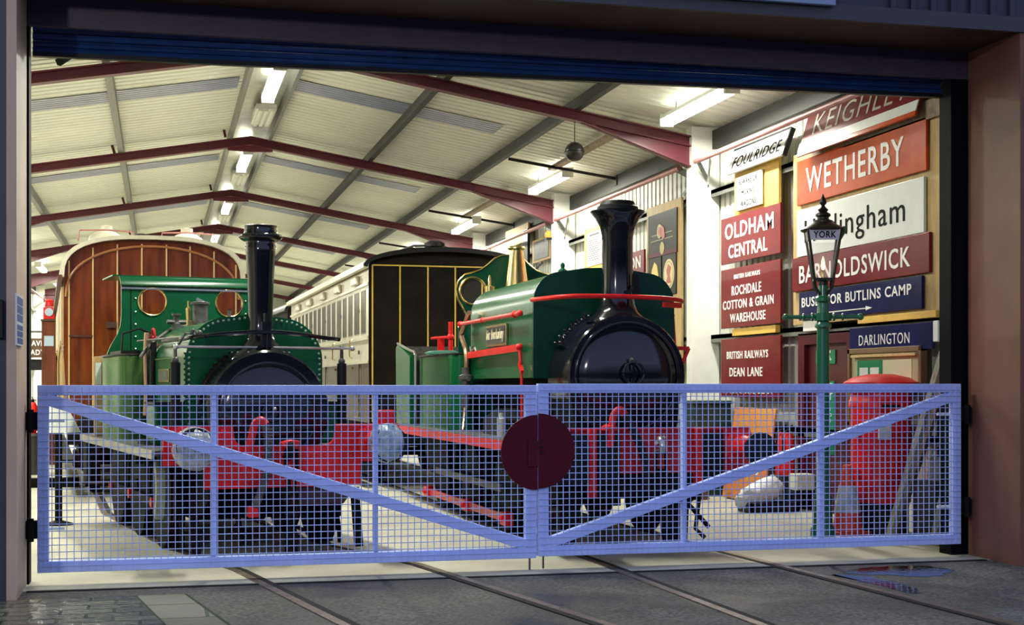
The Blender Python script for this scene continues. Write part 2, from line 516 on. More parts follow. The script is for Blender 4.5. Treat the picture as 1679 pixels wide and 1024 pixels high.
for yy in (11.25, 18.85, 26.4, 33.9, 41.5, 49.0):
    struct('rooflight', roof_side(-1.02, 2.35, yy - 0.45, yy + 0.45, 0.15, 0.02, -0.015), SKYLITE, 0)
    struct('rooflight', roof_side(-6.6, -1.90, yy - 0.45, yy + 0.45, 0.15, 0.02, -0.015), SKYLITE, 0)

def wall_sheet(x, y0, y1, z1, s):
    g = G(); pr = ribbed(y1 - y0, 0.2, 0.035); vs_ = []
    for (y, d) in pr:
        vs_ += [(x + s * d, y0 + y, 0), (x + s * d, y0 + y, z1)]
    g.add(vs_, [(2 * i, 2 * i + 1, 2 * i + 3, 2 * i + 2) for i in range(len(pr) - 1)])
    return g
struct('wall_right', wall_sheet(4.95, 0.05, 57, 5.55, 1), WALLSHEET, 0)
struct('wall_left', wall_sheet(-7.85, 0.05, 57, 5.55, -1), WALLSHEET, 0)
struct('wall_right_outer', G().box(5.0, 5.05, 0, 57, 0, 5.8), DARKGALV, 0)
struct('wall_left_outer', G().box(-7.95, -7.9, 0, 57, 0, 5.8), DARKGALV, 0)
struct('wall_back', G().prism([(-7.95, 0), (5.05, 0), (5.05, 5.7), (RX, 6.6), (-7.95, 5.7)], 57, 57.1), WALLSHEET, 0)
# front wall round the doorway
g = G().box(-14, -4.17, -0.75, 0.05, -0.05, 8); struct('wall_front', g, CLAD_OUT, 0)
g = G().box(4.19, 14, -0.75, 0.05, -0.05, 8); struct('wall_front', g, CLAD_OUT, 0)
g = G().box(-4.17, 4.19, -0.75, -0.60, 4.70, 8)
x = 2.9
while x < 4.2:
    g.box(x, x + 0.05, -0.785, -0.75, 4.765, 8); x += 0.19
struct('wall_front', g, CLAD_OUT, 0)
struct('wall_front', G().box(-4.17, 4.19, 0.30, 0.42, 4.9, 6.6), DARKGALV, 0)
struct('trim_1', G().box(-4.20, -4.13, -0.77, 0.05, -0.05, 4.66), CLAD_TAN, 0)
struct('trim_2', G().box(4.15, 4.22, -0.77, 0.05, -0.05, 4.66), CLAD_RED, 0)
struct('trim_3', G().box(-4.2, 4.45, -0.79, -0.75, 4.635, 4.765), M('grey_blue_flashing', (0.05, 0.05, 0.06), 0.5), 0)
struct('trim_4', G().box(4.22, 4.46, -0.79, -0.75, -0.05, 4.66), M('grey_blue_corner_flashing', (0.05, 0.055, 0.07), 0.5), 0)
struct('door_soffit', G().box(-4.17, 4.19, -0.75, 0.10, 4.64, 4.70), SOFFIT, 0)
struct('door_fascia', G().box(-4.17, 4.19, 0.06, 0.12, 4.40, 4.66), FASCIA, 0)
struct('door_guide', G().box(3.99, 4.19, 0.08, 0.28, -0.02, 4.45), GUIDE, 0)
struct('door_guide', G().box(-4.22, -4.115, 0.08, 0.28, -0.02, 4.45), GUIDE, 0)
g = G().box(-7.9, -4.2, 0.06, 0.12, 0, 6.2).box(4.19, 4.98, 0.06, 0.12, 0, 5.6); struct('wall_front', g, WALLSHEET, 0)
t = thing('name_board', 'pale blue sign board above the doorway, only its lower edge in view', 'sign', (0, -.80, 0))
obj('board', G().box(.55, 2.36, -.05, 0, 4.735, 5.5), M('pale_blue_board', (.25, .34, .50), .4), t, 0, .006)
obj('batten', G().box(.75, .85, 0, .012, 4.78, 5.4).box(2.0, 2.1, 0, .012, 4.78, 5.4), IRON, t, 0)
# rolled-up shutter
t = thing('roller_shutter', 'blue steel roller shutter wound up under the lintel across the whole doorway', 'shutter', (0, 0.24, 4.225))
t.rotation_euler = (0, -.0075, 0)
g = G()
for k in range(4):
    g.tube([(-4.1, 0.02 * (k % 2), 0.05 + 0.055 * k), (3.98, 0.02 * (k % 2), 0.05 + 0.055 * k)], 0.03, 8)
obj('shutter_slats', g, SHUTTER, t)
obj('bottom_bar', G().box(-4.1, 3.98, -0.03, 0.03, 0.0, 0.035), BLACK, t)
obj('drum', G().tube([(-4.1, 0.25, 0.42), (3.98, 0.25, 0.42)], 0.17, 20), SHUTTER, t)

# steel frames
FY = [8.1 + 7.53 * k for k in range(7)]
def frame_geo(y):
    g = G()
    for s in (1, -1):
        X = lambda d: RX + s * d
        top = lambda d: 6.275 - 0.172 * d
        bot = lambda d: 6.115 - 0.172 * d
        w = 0.011
        # web incl. haunch
        g.prism([(X(0), top(0)), (X(5.95), top(5.95)), (X(5.95), 4.79), (X(4.25), bot(4.25)), (X(0), bot(0))], y - w, y + w)
        g.prism([(X(0), top(0)), (X(5.95), top(5.95)), (X(5.95), top(5.95) - .02), (X(0), top(0) - .02)], y - .085, y + .085)
        g.prism([(X(0), bot(0)), (X(5.95), bot(5.95)), (X(5.95), bot(5.95) + .02), (X(0), bot(0) + .02)], y - .085, y + .085)
        g.prism([(X(4.3), bot(4.3)), (X(5.95), 4.79), (X(5.95), 4.81), (X(4.3), bot(4.3) + .02)], y - .085, y + .085)
    g.prism([(RX - .42, 6.0), (RX, 5.985), (RX + .42, 6.0), (RX + .42, 6.1), (RX - .42, 6.1)], y - .02, y + .02)
    return g
for y in FY:
    struct('roof_frame', frame_geo(y), MAROON_STEEL, 20)
    struct('column_right', G().box(4.5, 4.93, y - .11, y + .11, 0, ROOF(4.9)), WHITE, 0)
    struct('column_left', G().box(-7.83, -7.4, y - .11, y + .11, 0, ROOF(-7.8)), WHITE, 0)
for x in (0.83, 2.77, -3.79, -5.73):
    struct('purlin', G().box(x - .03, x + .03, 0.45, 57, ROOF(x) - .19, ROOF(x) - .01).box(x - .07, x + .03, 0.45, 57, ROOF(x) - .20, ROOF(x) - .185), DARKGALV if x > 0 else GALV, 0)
for x in (RX - .36, RX + .36):
    struct('purlin', G().box(x - .03, x + .03, 0.45, 57, ROOF(x) - .2, ROOF(x)), GALV, 0)
struct('ridge_lining', G().box(RX - .33, RX + .33, 0.45, 57, ROOF(RX) - .075, ROOF(RX) - .06), RIDGEM, 0)
struct('eaves_beam', G().box(4.82, 4.94, 0.42, 57, 5.06, 5.33), DARKGALV, 0)
struct('eaves_beam', G().box(-7.84, -7.72, 0.42, 57, 5.06, 5.33), DARKGALV, 0)
for z in (2.28, 4.42, 1.0):
    struct('sheeting_rail', G().box(4.80, 4.93, 0.42, 57, z - .03, z + .03).box(4.80, 4.82, 0.42, 57, z - .08, z + .03), GALV, 0)
    struct('sheeting_rail', G().box(-7.83, -7.70, 0.42, 57, z - .03, z + .03), GALV, 0)
ys = [0.5] + FY
for i in range(6):
    y0, y1 = ys[i], ys[i + 1]
    struct('tie_tube', G().tube([(4.47, y0 + .35 if i else 0.9, 4.83), (4.47, y1 - .32, 4.83)], 0.038, 10), PINK, 40)
    struct('tie_tube', G().tube([(-7.37, y0 + .35, 4.83), (-7.37, y1 - .32, 4.83)], 0.038, 10), PINK, 40)
for y in FY[:5]:
    for s in (-1, 1):
        struct('tie_bracket', G().bar((4.47, y + s * .42, 4.83), (4.72, y + s * .14, 4.62), .10, .012).bar((4.60, y + s * .5, 4.45), (4.78, y + s * .12, 4.9), .05, .02), GALV, 0)
for y in (12.4, 20.0, 27.5, 35.0):
    struct('roof_strut', G().tube([(2.8, y, 5.52), (4.85, y + .15, 5.26)], .028, 8).box(4.80, 4.92, y + .07, y + .23, 5.14, 5.32), BLACK, 40)
# sag rod brackets in maroon beside ridge
for y in FY[1:4]:
    struct('purlin_cleat', G().bar((RX - .46, y - .02, 6.24), (RX - .50, y - .06, 6.42), .05, .02).bar((-3.92, y - .04, 5.84), (-3.97, y - .08, 6.0), .05, .02), MAROON_STEEL, 0)

# ------------------------------------------------------------------ lamps
def lamp_fitting(x, y, z, label, group, watts, w=0.20):
    t = thing('fluorescent_lamp', label, 'ceiling light', (x, y, z), 0, group)
    obj('housing', G().prism([(-.5 * w, .02), (.5 * w, .02), (.3 * w, .09), (-.3 * w, .09)], -1.2, 1.2), FITTING, t)
    obj('diffuser', G().prism([(-.5 * w, .02), (-.46 * w, -.05), (-.3 * w, -.075), (.3 * w, -.075), (.46 * w, -.05), (.5 * w, .02)], -1.17, 1.17), TUBE, t, label='glowing diffuser')
    for s in (-1, 1):
        obj('suspension_rod', G().tube([(0, s * .8, .08), (0, s * .8, ROOF(x) - z - .01)], .008, 6), GALV, t)
        obj('end_cap', G().box(-.5 * w, .5 * w, s * 1.2 - .03, s * 1.2 + .03, -.08, .09), FITTING, t)
    ld = bpy.data.lights.new('tube_light', 'AREA'); ld.shape = 'RECTANGLE'; ld.size = w; ld.size_y = 2.3
    ld.energy = watts; ld.color = (1.0, 0.99, 0.86)
    lo = bpy.data.objects.new('tube_light', ld); COL.objects.link(lo); lo.parent = t; lo.location = (0, 0, -.10)
    # the tubes also throw light up onto the sheeting
    lu = bpy.data.lights.new('tube_uplight', 'AREA'); lu.shape = 'RECTANGLE'; lu.size = w; lu.size_y = 2.3
    lu.energy = watts * .025; lu.color = (1.0, 0.98, 0.80)
    lp = bpy.data.objects.new('tube_uplight', lu); COL.objects.link(lp); lp.parent = t; lp.location = (0, 0, .1); lp.rotation_euler = (math.pi, 0, 0)
    return t
ORD = ['nearest', 'second', 'third', 'fourth', 'fifth', 'sixth']
for i in range(6):
    y = 9.9 + 7.6 * i
    lamp_fitting(RX, y, 6.12, '%s lit fluorescent lamp from the doorway along the roof ridge' % ORD[i].capitalize(), 'lamps along the ridge', TUBE_POWER)
    lamp_fitting(3.9, 6.25 + 7.45 * i, 5.33, '%s lit fluorescent lamp from the doorway along the right eaves' % ORD[i].capitalize(), 'lamps along the right eaves', TUBE_POWER * .72)
    lamp_fitting(-6.8, 6.25 + 7.45 * i, 5.33, '%s lit fluorescent lamp from the doorway along the left eaves' % ORD[i].capitalize(), 'lamps along the left eaves', TUBE_POWER)
lamp_fitting(RX, 2.3, 6.12, 'Fluorescent lamp of the first bay, above and behind the door lintel', 'lamps along the ridge', TUBE_POWER)  # added lamp out of view, brightens the engine fronts
for i in range(3):
    y = 13.1 + 7.6 * i
    t = thing('louvred_heater', ['Nearest', 'Middle', 'Farthest'][i] + ' pale louvred heater panel between two ridge lamps', 'heater', (RX + .07, y, 6.17), 0, 'heater panels under the ridge')
    obj('casing', G().box(-.17, .17, -.75, .75, .02, .1), FITTING, t)
    for k in range(3):
        obj('louvre', G().box(-.13 + .1 * k, -.07 + .1 * k, -.72, .72, -.02, .02), WHITE, t)
for i, y in enumerate((1.0, 9.6, 17.2)):
    g = G().box(-.07, .07, -2.2, 2.2, 0, .06)
    props(obj('cable_tray', g, PLYD, None, 0), '%s brown cable tray in line with the right eaves lamps' % ['nearest', 'middle', 'farthest'][i].capitalize(), 'cable tray', 'cable trays by the right eaves').location = (3.72, y + 1.1 if i else 3.0, 5.42)
# hanging globe
t = thing('hanging_globe', 'dark grey banded globe hanging on a wire below the first roof frame', 'globe', (2.73, 8.1, 4.955))
obj('ball', G().sphere((0, 0, 0), .142, 24), GLOBE, t)
obj('band', G().ring((0, 0, 0), .142, .008, 'z', 28, 6), BLACK, t)
obj('wire', G().tube([(0, 0, .13), (0, 0, .44)], .006, 6), BLACK, t)
# camera at lintel
t = thing('security_camera', 'small black security camera under the left end of the shutter', 'camera', (-3.93, .55, 4.22))
obj('camera_body', G().bar((0, 0, 0), (.09, -.06, .05), .05, .045), BLACK, t)
obj('arm', G().tube([(.04, 0, .02), (-.02, .05, .12), (-.16, .05, .16)], .012, 6), BLACK, t)

# ------------------------------------------------------------------ rails
def rail(name, path, label):
    t = thing(name, label, 'rail', (0, 0, 0), 0, 'railway rails set in the ground')
    def strip(o0, o1, z0, z1):
        g = G(); vs_ = []
        P = [Vector((p[0], p[1], 0)) for p in path]
        for i, p in enumerate(P):
            d = (P[min(i + 1, len(P) - 1)] - P[max(i - 1, 0)]).normalized(); n = Vector((d.y, -d.x, 0))
            for (o, z) in ((o0, z0), (o1, z0), (o1, z1), (o0, z1)):
                q = p + n * o; vs_.append((q.x, q.y, z))
        fs = [(3, 2, 1, 0)]
        for i in range(len(P) - 1):
            for k in range(4):
                fs.append((i * 4 + k, i * 4 + (k + 1) % 4, i * 4 + 4 + (k + 1) % 4, i * 4 + 4 + k))
        e = (len(P) - 1) * 4
        fs.append((e, e + 1, e + 2, e + 3))
        return g.add(vs_, fs)
    s = 1 if 'left-hand rail' in label.lower() else -1
    obj('rail_head', strip(-.035, .035, -.05, .004), RAILM, t)
    obj('flangeway', strip(s * .035, s * .095, -.05, .003) if s > 0 else strip(-.095, -.035, -.05, .003), GAPM, t)
def lw(x, y):
    a = math.radians(10.4); return (-1.954 + math.cos(a) * x - math.sin(a) * y, .6495 + math.sin(a) * x + math.cos(a) * y)
def ww(x, y):
    a = math.radians(4.3); return (-3.193 + math.cos(a) * x - math.sin(a) * y, 8.717 + math.sin(a) * x + math.cos(a) * y)
def rw(x, y):
    a = math.radians(1.1); return (1.3125 + math.cos(a) * x - math.sin(a) * y, .308 + math.sin(a) * x + math.cos(a) * y)
rail('rail', [(-1.17, -6.6), (-1.943, -2.405), (-2.486, .538), lw(-.75, 2), lw(-.75, 6), ww(-.75, 1), ww(-.75, 10)], 'Left-hand rail of the left track, starting under the left gate leaf')
rail('rail', [(.45, -6.6), (-.256, -2.823), (-.899, .566), lw(.75, 2), lw(.75, 6), ww(.75, 1), ww(.75, 10)], 'Right-hand rail of the left track, running under the middle of the left gate leaf')
rail('rail', [(.86, -6.5), (.713, -3.06), (.642, .3), rw(-.75, 3), rw(-.75, 45)], 'Left-hand rail of the right track, just right of the gate bolts')
rail('rail', [(2.55, -6.5), (2.33, -3.46), (2.073, .7), rw(.75, 3), rw(.75, 45)], 'Right-hand rail of the right track, the rail farthest to the right')

# ------------------------------------------------------------------ gates
def gate(name, label, x0, x1, loc, stile_free, uprights, brace):
    """free = meeting side x; hinge side other. local x along the gate"""
    t = thing(name, label, 'gate', loc)
    ft, fb = -.03, .045
    zt, zb = 1.57, .10
    obj('top_rail', G().box(x0, x1, ft, fb, zt - .08, zt), GATE, t, 0, .006)
    obj('bottom_rail', G().box(x0, x1, ft, fb, zb, zb + .09), GATE, t, 0, .006)
    hinge_x = x0 if abs(x0) > abs(x1) else x1
    free_x = x1 if hinge_x == x0 else x0
    s = 1 if hinge_x > free_x else -1
    obj('hinge_stile', G().box(min(hinge_x, hinge_x - s * .085), max(hinge_x, hinge_x - s * .085), ft, fb, zb + .09, zt - .08), GATE, t, 0, .006)
    obj('meeting_stile', G().box(min(free_x, free_x + s * .095), max(free_x, free_x + s * .095), ft, fb, zb + .09, zt - .08), GATE, t, 0, .006)
    for u in uprights:
        obj('upright', G().box(u - .02, u + .02, ft + .01, fb, zb + .09, zt - .08), GATE, t, 0, .004)
    a, b = brace
    obj('diagonal_brace', G().bar((a[0], .005, a[1]), (b[0], .005, b[1]), .092, .075), GATE, t, 0, .006)
    # welded mesh on the front
    g = G(); p = .0555; r = .0031; y = ft - .004
    n = int((x1 - x0) / p)
    for i in range(1, n + 1):
        x = x0 + i * (x1 - x0) / (n + 1)
        g.box(x - r, x + r, y - r, y + r, zb + .01, zt - .02)
    m = int((zt - zb) / p)
    for i in range(1, m + 1):
        z = zb + i * (zt - zb) / (m + 1)
        g.box(x0 + .01, x1 - .01, y - r - .004, y + r - .004, z - r, z + r)
    obj('wire_mesh', g, GATE, t, 0)
    # half disc
    R_ = .318; pts = [(0.006 * s, 1.0 - R_), (0.006 * s, 1.0 + R_)]
    aa = [90 - s * 180 * i / 28 for i in range(29)]
    pts = [(0.005 * s + R_ * math.cos(math.radians(a_)), 1.0 + R_ * math.sin(math.radians(a_))) for a_ in aa]
    obj('red_disc', G().prism(pts, -.058, -.042), MAROON, t, 30, label='half of the maroon warning disc')
    obj('drop_bolt', G().tube([(s * .06, .0, .14), (s * .06, .0, -.004)], .009, 8), IRON, t, label='thin iron drop bolt')
    for z in (1.29, .44):
        h = G().box(min(hinge_x + s * .10, hinge_x - s * .0), max(hinge_x + s * .10, hinge_x), -.035, .035, z - .07, z + .07)
        h.tube([(hinge_x + s * .05, -.05, z - .09), (hinge_x + s * .05, -.05, z + .09)], .028, 10)
        obj('hinge', h, BLACKM, t, 30, label='black iron hinge')
        obj('hinge_bolt', G().tube([(hinge_x - s * .20, .05, z), (hinge_x, .05, z)], .014, 8), WHITE, t, 30, label='white hinge bolt')
    if s < 0:
        obj('latch_plate', G().box(-.092, -.004, -.075, -.058, .88, 1.10), MAROON, t, 0, .004)
    else:
        obj('latch_nut', G().tube([(.035, -.07, 1.03), (.035, -.05, 1.03)], .012, 8).tube([(.035, -.07, .99), (.035, -.05, .99)], .012, 8), BLACK, t)
    return t
gate('mesh_gate', 'pale blue mesh gate leaf left of the maroon disc, brace falling to the right', -4.045, -.008, (0, 0, 0), -.008, (-2.69, -1.38), ((-3.98, 1.46), (-.09, .215)))
gate('mesh_gate', 'pale blue mesh gate leaf right of the maroon disc, brace rising to the right', .008, 4.03, (0, 0, .012), .008, (1.336, 2.637), ((.08, .205), (3.95, 1.455)))
# ------------------------------------------------------------------ locomotives
def wheel(parent, x, y, r, mat, rim=.13):
    g = G(); s = 1 if x > 0 else -1
    g.lathe([(r - .06, -.065), (r, -.06), (r, .05), (r + .025, .055), (r + .025, .075), (r - .06, .075)], (x, y, r), 'x', 32)
    hub = [(.09, -.08), (.09, .08)]
    g.lathe(hub, (x, y, r), 'x', 16)
    for k in range(10):
        a = 2 * math.pi * k / 10
        g.bar((x, y, r), (x, y + (r - .04) * math.cos(a), r + (r - .04) * math.sin(a)), .05, .035, (1, 0, 0))
    return obj('wheel', g, mat, parent, 30)

def buffers(parent, half, z, y_face, y_beam, rhead, mat_stock, mat_head):
    for s in (-1, 1):
        b = obj('buffer', G().lathe([(.17, y_beam), (.17, y_beam - .03), (.12, y_beam - .05), (.10, y_beam - .26), (.115, y_beam - .28), (.115, y_beam - .31)], (s * half, 0, z), 'y', 28), mat_stock, parent)
        obj('buffer_head', G().lathe([(.055, y_beam - .29), (.055, y_face + .06), (rhead * .8, y_face + .05), (rhead, y_face + .035), (rhead, y_face + .015), (rhead * .7, y_face)], (s * half, 0, z), 'y', 32), mat_head, b, label='black buffer head')
        g = G()
        for k in range(4):
            a = math.radians(45 + 90 * k)
            g.sphere((s * half + .145 * math.cos(a), y_beam - .035, z + .145 * math.sin(a)), .02, 8)
        obj('bolt', g, mat_stock, b)

# ---- left engine
A = thing('steam_locomotive', 'green steam locomotive on the left track with a tall flared black chimney and wrapped buffers', 'locomotive', (-1.954, .6495, 0), 10.4)
beam = [(-1.06, .87), (-.70, .87), (-.70, .655), (.73, .655), (.73, .87), (1.10, .87), (1.10, 1.215), (.50, 1.215), (.485, 1.13)] + \
    arc(.39, 1.125, .095, 0, -90, 5)[1:] + [(-.33, 1.03)] + arc(-.345, 1.125, .095, -90, -180, 5)[1:] + [(-.45, 1.215), (-1.06, 1.215)]
obj('buffer_beam', G().prism(beam, .50, .545), RED, A, 20, .004)
g = G()
for (x, z) in [(-.98, 1.16), (-.75, 1.17), (-.55, 1.16), (-.62, .74), (-.62, .95), (-.3, .72), (-.35, .95), (.0, .72), (.30, .72), (.30, .95), (.62, .72), (.64, .93), (.60, 1.15), (.72, 1.15), (.9, 1.16), (1.02, .95), (.80, 1.06), (.80, .95)]:
    g.sphere((x, .497, z), .018, 8)
obj('beam_rivet', g, RED, A)
buffers(A, .865, 1.045, .06, .50, .165, RED, BLACK)
obj('front_buffer_plank', G().box(-1.08, 1.12, .545, .66, .86, 1.0), BLACKM, A, 0)
obj('coupling_hook', G().tube([(.03, .5, .93), (.03, .40, .93), (.03, .34, .97), (.03, .36, 1.04), (.03, .41, 1.05)], .032, 10, smooth=4), BLACKM, A, 40, label='black coupling hook')
obj('coupling_cap', G().prism([(-.04, 1.02), (.10, 1.02), (.12, 1.075), (.03, 1.085), (-.05, 1.06)], .35, .47), RED, A, 30, .01, label='red cap over the coupling')
g = G()
for (z, d) in ((.90, 0), (.72, 1), (.52, 0), (.33, 1)):
    for sx in (-.05, .05):
        g.tube([(.05 + sx * (1 - .5 * d), .40 - .02 * d, z + .10), (.05 + sx * (1 - .5 * d), .40 - .02 * d, z - .12)], .017, 8)
    g.tube([(.0 + .02 * d, .40 - .02 * d, z - .11), (.10 - .02 * d, .40 - .02 * d, z - .11)], .02, 8)
g.box(.0, .10, .36, .44, .06, .25)
obj('coupling_chain', g, BLACKM, A, 30, label='black hanging coupling links')
obj('vacuum_pipe', G().tube([(-.33, .46, .96), (-.30, .45, 1.10), (-.27, .44, 1.22), (-.22, .42, 1.26), (-.18, .40, 1.22)], .036, 12, smooth=5), RED, A, 40, label='red vacuum pipe swan neck')
g = G().tube([(-.19, .40, 1.22), (-.165, .39, 1.08), (-.17, .39, .92), (-.19, .40, .74), (-.24, .42, .58), (-.27, .44, .50)], .036, 12, smooth=5)
for k in range(16):
    z = 1.18 - .028 * k
    g.ring((-.168 - .0 * k, .39, z), .036, .007, 'z', 14, 6)
obj('vacuum_hose', g, IRON, A, 40, label='grey ribbed vacuum hose')
obj('hose_stop', G().box(-.33, -.24, .42, .50, .40, .50), RED, A, 0, .01, label='red hose stop')
# smokebox
cz, R_ = 1.32, .575
obj('smokebox', G().lathe([(R_ - .02, .98), (R_, 1.0), (R_, 1.5)], (0, 0, cz), 'y', 64), BLACKG, A)
d = obj('smokebox_door', G().lathe([(.06, .90), (.25, .905), (.41, .94), (.45, .965), (.47, .98)], (0, 0, cz), 'y', 56), BLACKG, A)
obj('door_ring', G().ring((0, .98, cz), .455, .018, 'y', 56, 8), BLACKG, d)
obj('door_hinge', G().box(-.30, .47, .89, .915, cz - .16, cz - .12).box(-.30, .47, .89, .915, cz + .12, cz + .16), BLACKG, d, 0)
obj('door_handle', G().ring((0, .86, cz), .085, .012, 'y', 24, 8).bar((-.08, .86, cz), (.08, .86, cz), .018, .018).tube([(0, .92, cz), (0, .84, cz)], .02, 10), BLACKG, d, 40)
obj('door_dart', G().sphere((.02, .85, cz + .03), .022, 8), STEEL, d, 40, label='bright door fastening')
g = G()
for k in range(24):
    a = 2 * math.pi * k / 24
    g.sphere((.535 * math.cos(a), .99, cz + .535 * math.sin(a)), .012, 6)
obj('smokebox_rivet', g, BLACKG, A)
obj('smokebox_saddle', G().prism([(-.42, .6), (.42, .6), (.42, 1.0), (.3, .98), (-.3, .98), (-.42, 1.0)], 1.0, 1.5), BLACKM, A, 0)
g = G()
for k in range(9):
    a = math.radians(118 + 6 * k)
    g.lathe([(.025, 0), (.025, .05)], ((R_ + .005) * math.cos(a), 1.35, cz + (R_ + .005) * math.sin(a)), 'z', 8)
g.prism(arc(0, cz, R_ + .02, 112, 172, 12) + arc(0, cz, R_ - .02, 172, 112, 12), 1.28, 1.42)
obj('clamp_band', g, BLACKM, A, 30)
obj('chimney', G().lathe([(.33, 1.80), (.30, 1.86), (.215, 1.915), (.15, 1.985), (.122, 2.06), (.113, 2.15), (.116, 2.3), (.126, 2.6), (.139, 2.82), (.147, 2.88), (.142, 2.89), (.145, 2.93)], (0, 1.3, 0), 'z', 40), BLACKG, A, 50)
obj('chimney_cap', G().lathe([(.145, 2.925), (.18, 2.94), (.205, 2.965), (.205, 2.98), (.195, 2.99), (.16, 3.0), (.15, 3.05), (.155, 3.075), (.14, 3.078), (.12, 3.0)], (0, 1.3, 0), 'z', 40), BLACKG, A, 50)
g = G()
for k in range(14):
    a = 2 * math.pi * k / 14
    g.sphere((.27 * math.cos(a), 1.3 + .27 * math.sin(a), 1.875), .013, 6)
obj('chimney_bolt', g, STEEL, A)
# tank
def arch(w, zt, zb, r, n=10):
    return [(-w, zb)] + arc(-w + r, zt - r, r, 180, 105, n) + arc(0, zt - .0, 0.001, 0, 1, 1)[:0] + [(0, zt + .035)] + arc(w - r, zt - r, r, 75, 0, n) + [(w, zb)]
tk = obj('saddle_tank', G().prism(arch(.645, 2.20, 1.05, .40), 1.56, 3.55), GREEN, A)
fp = obj('tank_front_plate', G().prism(arch(.665, 2.22, 1.05, .41), 1.50, 1.56), GREEN, A)
g = G(); a2 = arch(.635, 2.19, 1.10, .39, 14)
def along(poly, step):
    out = []; acc = 0
    for i in range(len(poly) - 1):
        p = Vector(poly[i]); q = Vector(poly[i + 1]); L_ = (q - p).length; t = -acc
        while t + step <= L_:
            t += step; out.append(p + (q - p) * (t / L_))
        acc = L_ - t
    return out
for p in along(a2, .052): g.sphere((p.x, 1.497, p.y), .013, 6)
obj('rivet_row', g, M('pale_rivet_heads', (0.30, 0.42, 0.33), 0.3), fp, label='pale rivet heads round the tank front')  # whitish highlights of the rivets put into this colour
g = G()
for k in range(16): g.sphere((-.668, 1.53, 1.12 + .05 * k), .012, 6)
g.box(-.668, -.664, 1.52, 1.54, 1.11, 1.88)
obj('rivet_row', g, GREEN, fp)
np_ = obj('nameplate', G().box(-.668, -.646, 2.34, 2.88, 1.60, 1.735), BRASS, A, 0, .004, label='brass nameplate')
obj('nameplate_field', G().box(-.672, -.666, 2.37, 2.85, 1.62, 1.715), IRON, np_, 0)
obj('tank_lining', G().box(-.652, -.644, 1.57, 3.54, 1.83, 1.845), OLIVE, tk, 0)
obj('handrail', G().tube([(-.68, 1.6, 2.02), (-.70, 2.2, 2.03), (-.70, 3.9, 2.05)], .012, 8), IRON, A, 40)
# boiler fittings
obj('firebox', G().prism(arch(.56, 2.16, .9, .4), 3.55, 4.5), GREEN, A)
lb = obj('lubricator', G().lathe([(.10, 2.15), (.085, 2.2), (.085, 2.46), (.105, 2.465), (.105, 2.49), (.06, 2.5)], (-.02, 3.9, 0), 'z', 20), IRON, A, 40)
obj('lever', G().bar((-.06, 3.9, 2.53), (.07, 3.9, 2.47), .03, .02), STEEL, lb, 0)
obj('whistle', G().lathe([(.05, 2.15), (.05, 2.28), (.025, 2.29), (.03, 2.33), (.03, 2.42), (.012, 2.44), (.012, 2.5)], (-.16, 3.85, 0), 'z', 14), BRASS, A, 40, label='small brass whistle')
obj('steam_pipe', G().tube([(-.15, 3.7, 2.2), (-.35, 3.5, 2.2), (-.52, 3.3, 2.12), (-.70, 3.2, 1.98), (-.80, 3.15, 1.86)], .019, 10, smooth=4), IRON, A, 40)
obj('valve', G().lathe([(.05, 2.15), (.05, 2.22), (.03, 2.24), (.03, 2.30), (.05, 2.31), (.05, 2.33)], (-.40, 3.3, 0), 'z', 12).tube([(-.5, 3.3, 2.24), (-.3, 3.3, 2.24)], .025, 8), IRON, A, 40)
obj('valve', G().tube([(.10, 3.7, 2.22), (.34, 3.7, 2.30)], .02, 8).lathe([(.04, 2.2), (.02, 2.26), (.02, 2.40), (.03, 2.41)], (.26, 3.7, 0), 'z', 10), IRON, A, 40)
# cab front sheet with two round windows
def mirrored(pts): return pts + [(-x, z) for x, z in reversed(pts)]
sp = [(.95, 1.0), (.94, 1.92), (.90, 2.02), (.83, 2.14), (.795, 2.24), (.785, 2.36), (.785, 2.70)]
sh = obj('cab_front_sheet', G().prism(mirrored(sp), 4.48, 4.51, 'xz', [circle(-.44, 2.52, .155), circle(.44, 2.52, .155)]), GREEN, A, 20)
for s in (-1, 1):
    obj('window_ring', G().ring((s * .44, 4.475, 2.52), .158, .012, 'y', 32, 8), BRASS, sh, 40, label='brass window ring')
g = G()
for s in (-1, 1):
    for z in (1.98, 2.12, 2.26, 2.40, 2.55): g.sphere((s * .63, 4.47, z), .013, 6)
obj('sheet_rivet', g, STEEL, sh)
obj('sheet_joint', G().box(-.685, -.675, 4.474, 4.482, 1.0, 2.7).box(.675, .685, 4.474, 4.482, 1.0, 2.7), BLACK, sh, 0)
top = [(4.46, 2.70), (4.47, 2.74), (4.52, 2.78), (4.62, 2.80), (5.25, 2.82), (5.25, 2.84), (4.60, 2.82), (4.50, 2.80), (4.45, 2.75), (4.44, 2.70)]
obj('cab_top_sheet', G().prism(top, -.80, .80, 'yz'), GREEN, A, 50)
obj('cab_top_lip', G().box(-.88, .88, 4.50, 5.25, 2.80, 2.815), GREEN, A, 0)
obj('drip_strip', G().box(-.79, .79, 4.455, 4.48, 2.655, 2.675), STEEL, A, 0, label='bright strip under the cab top')
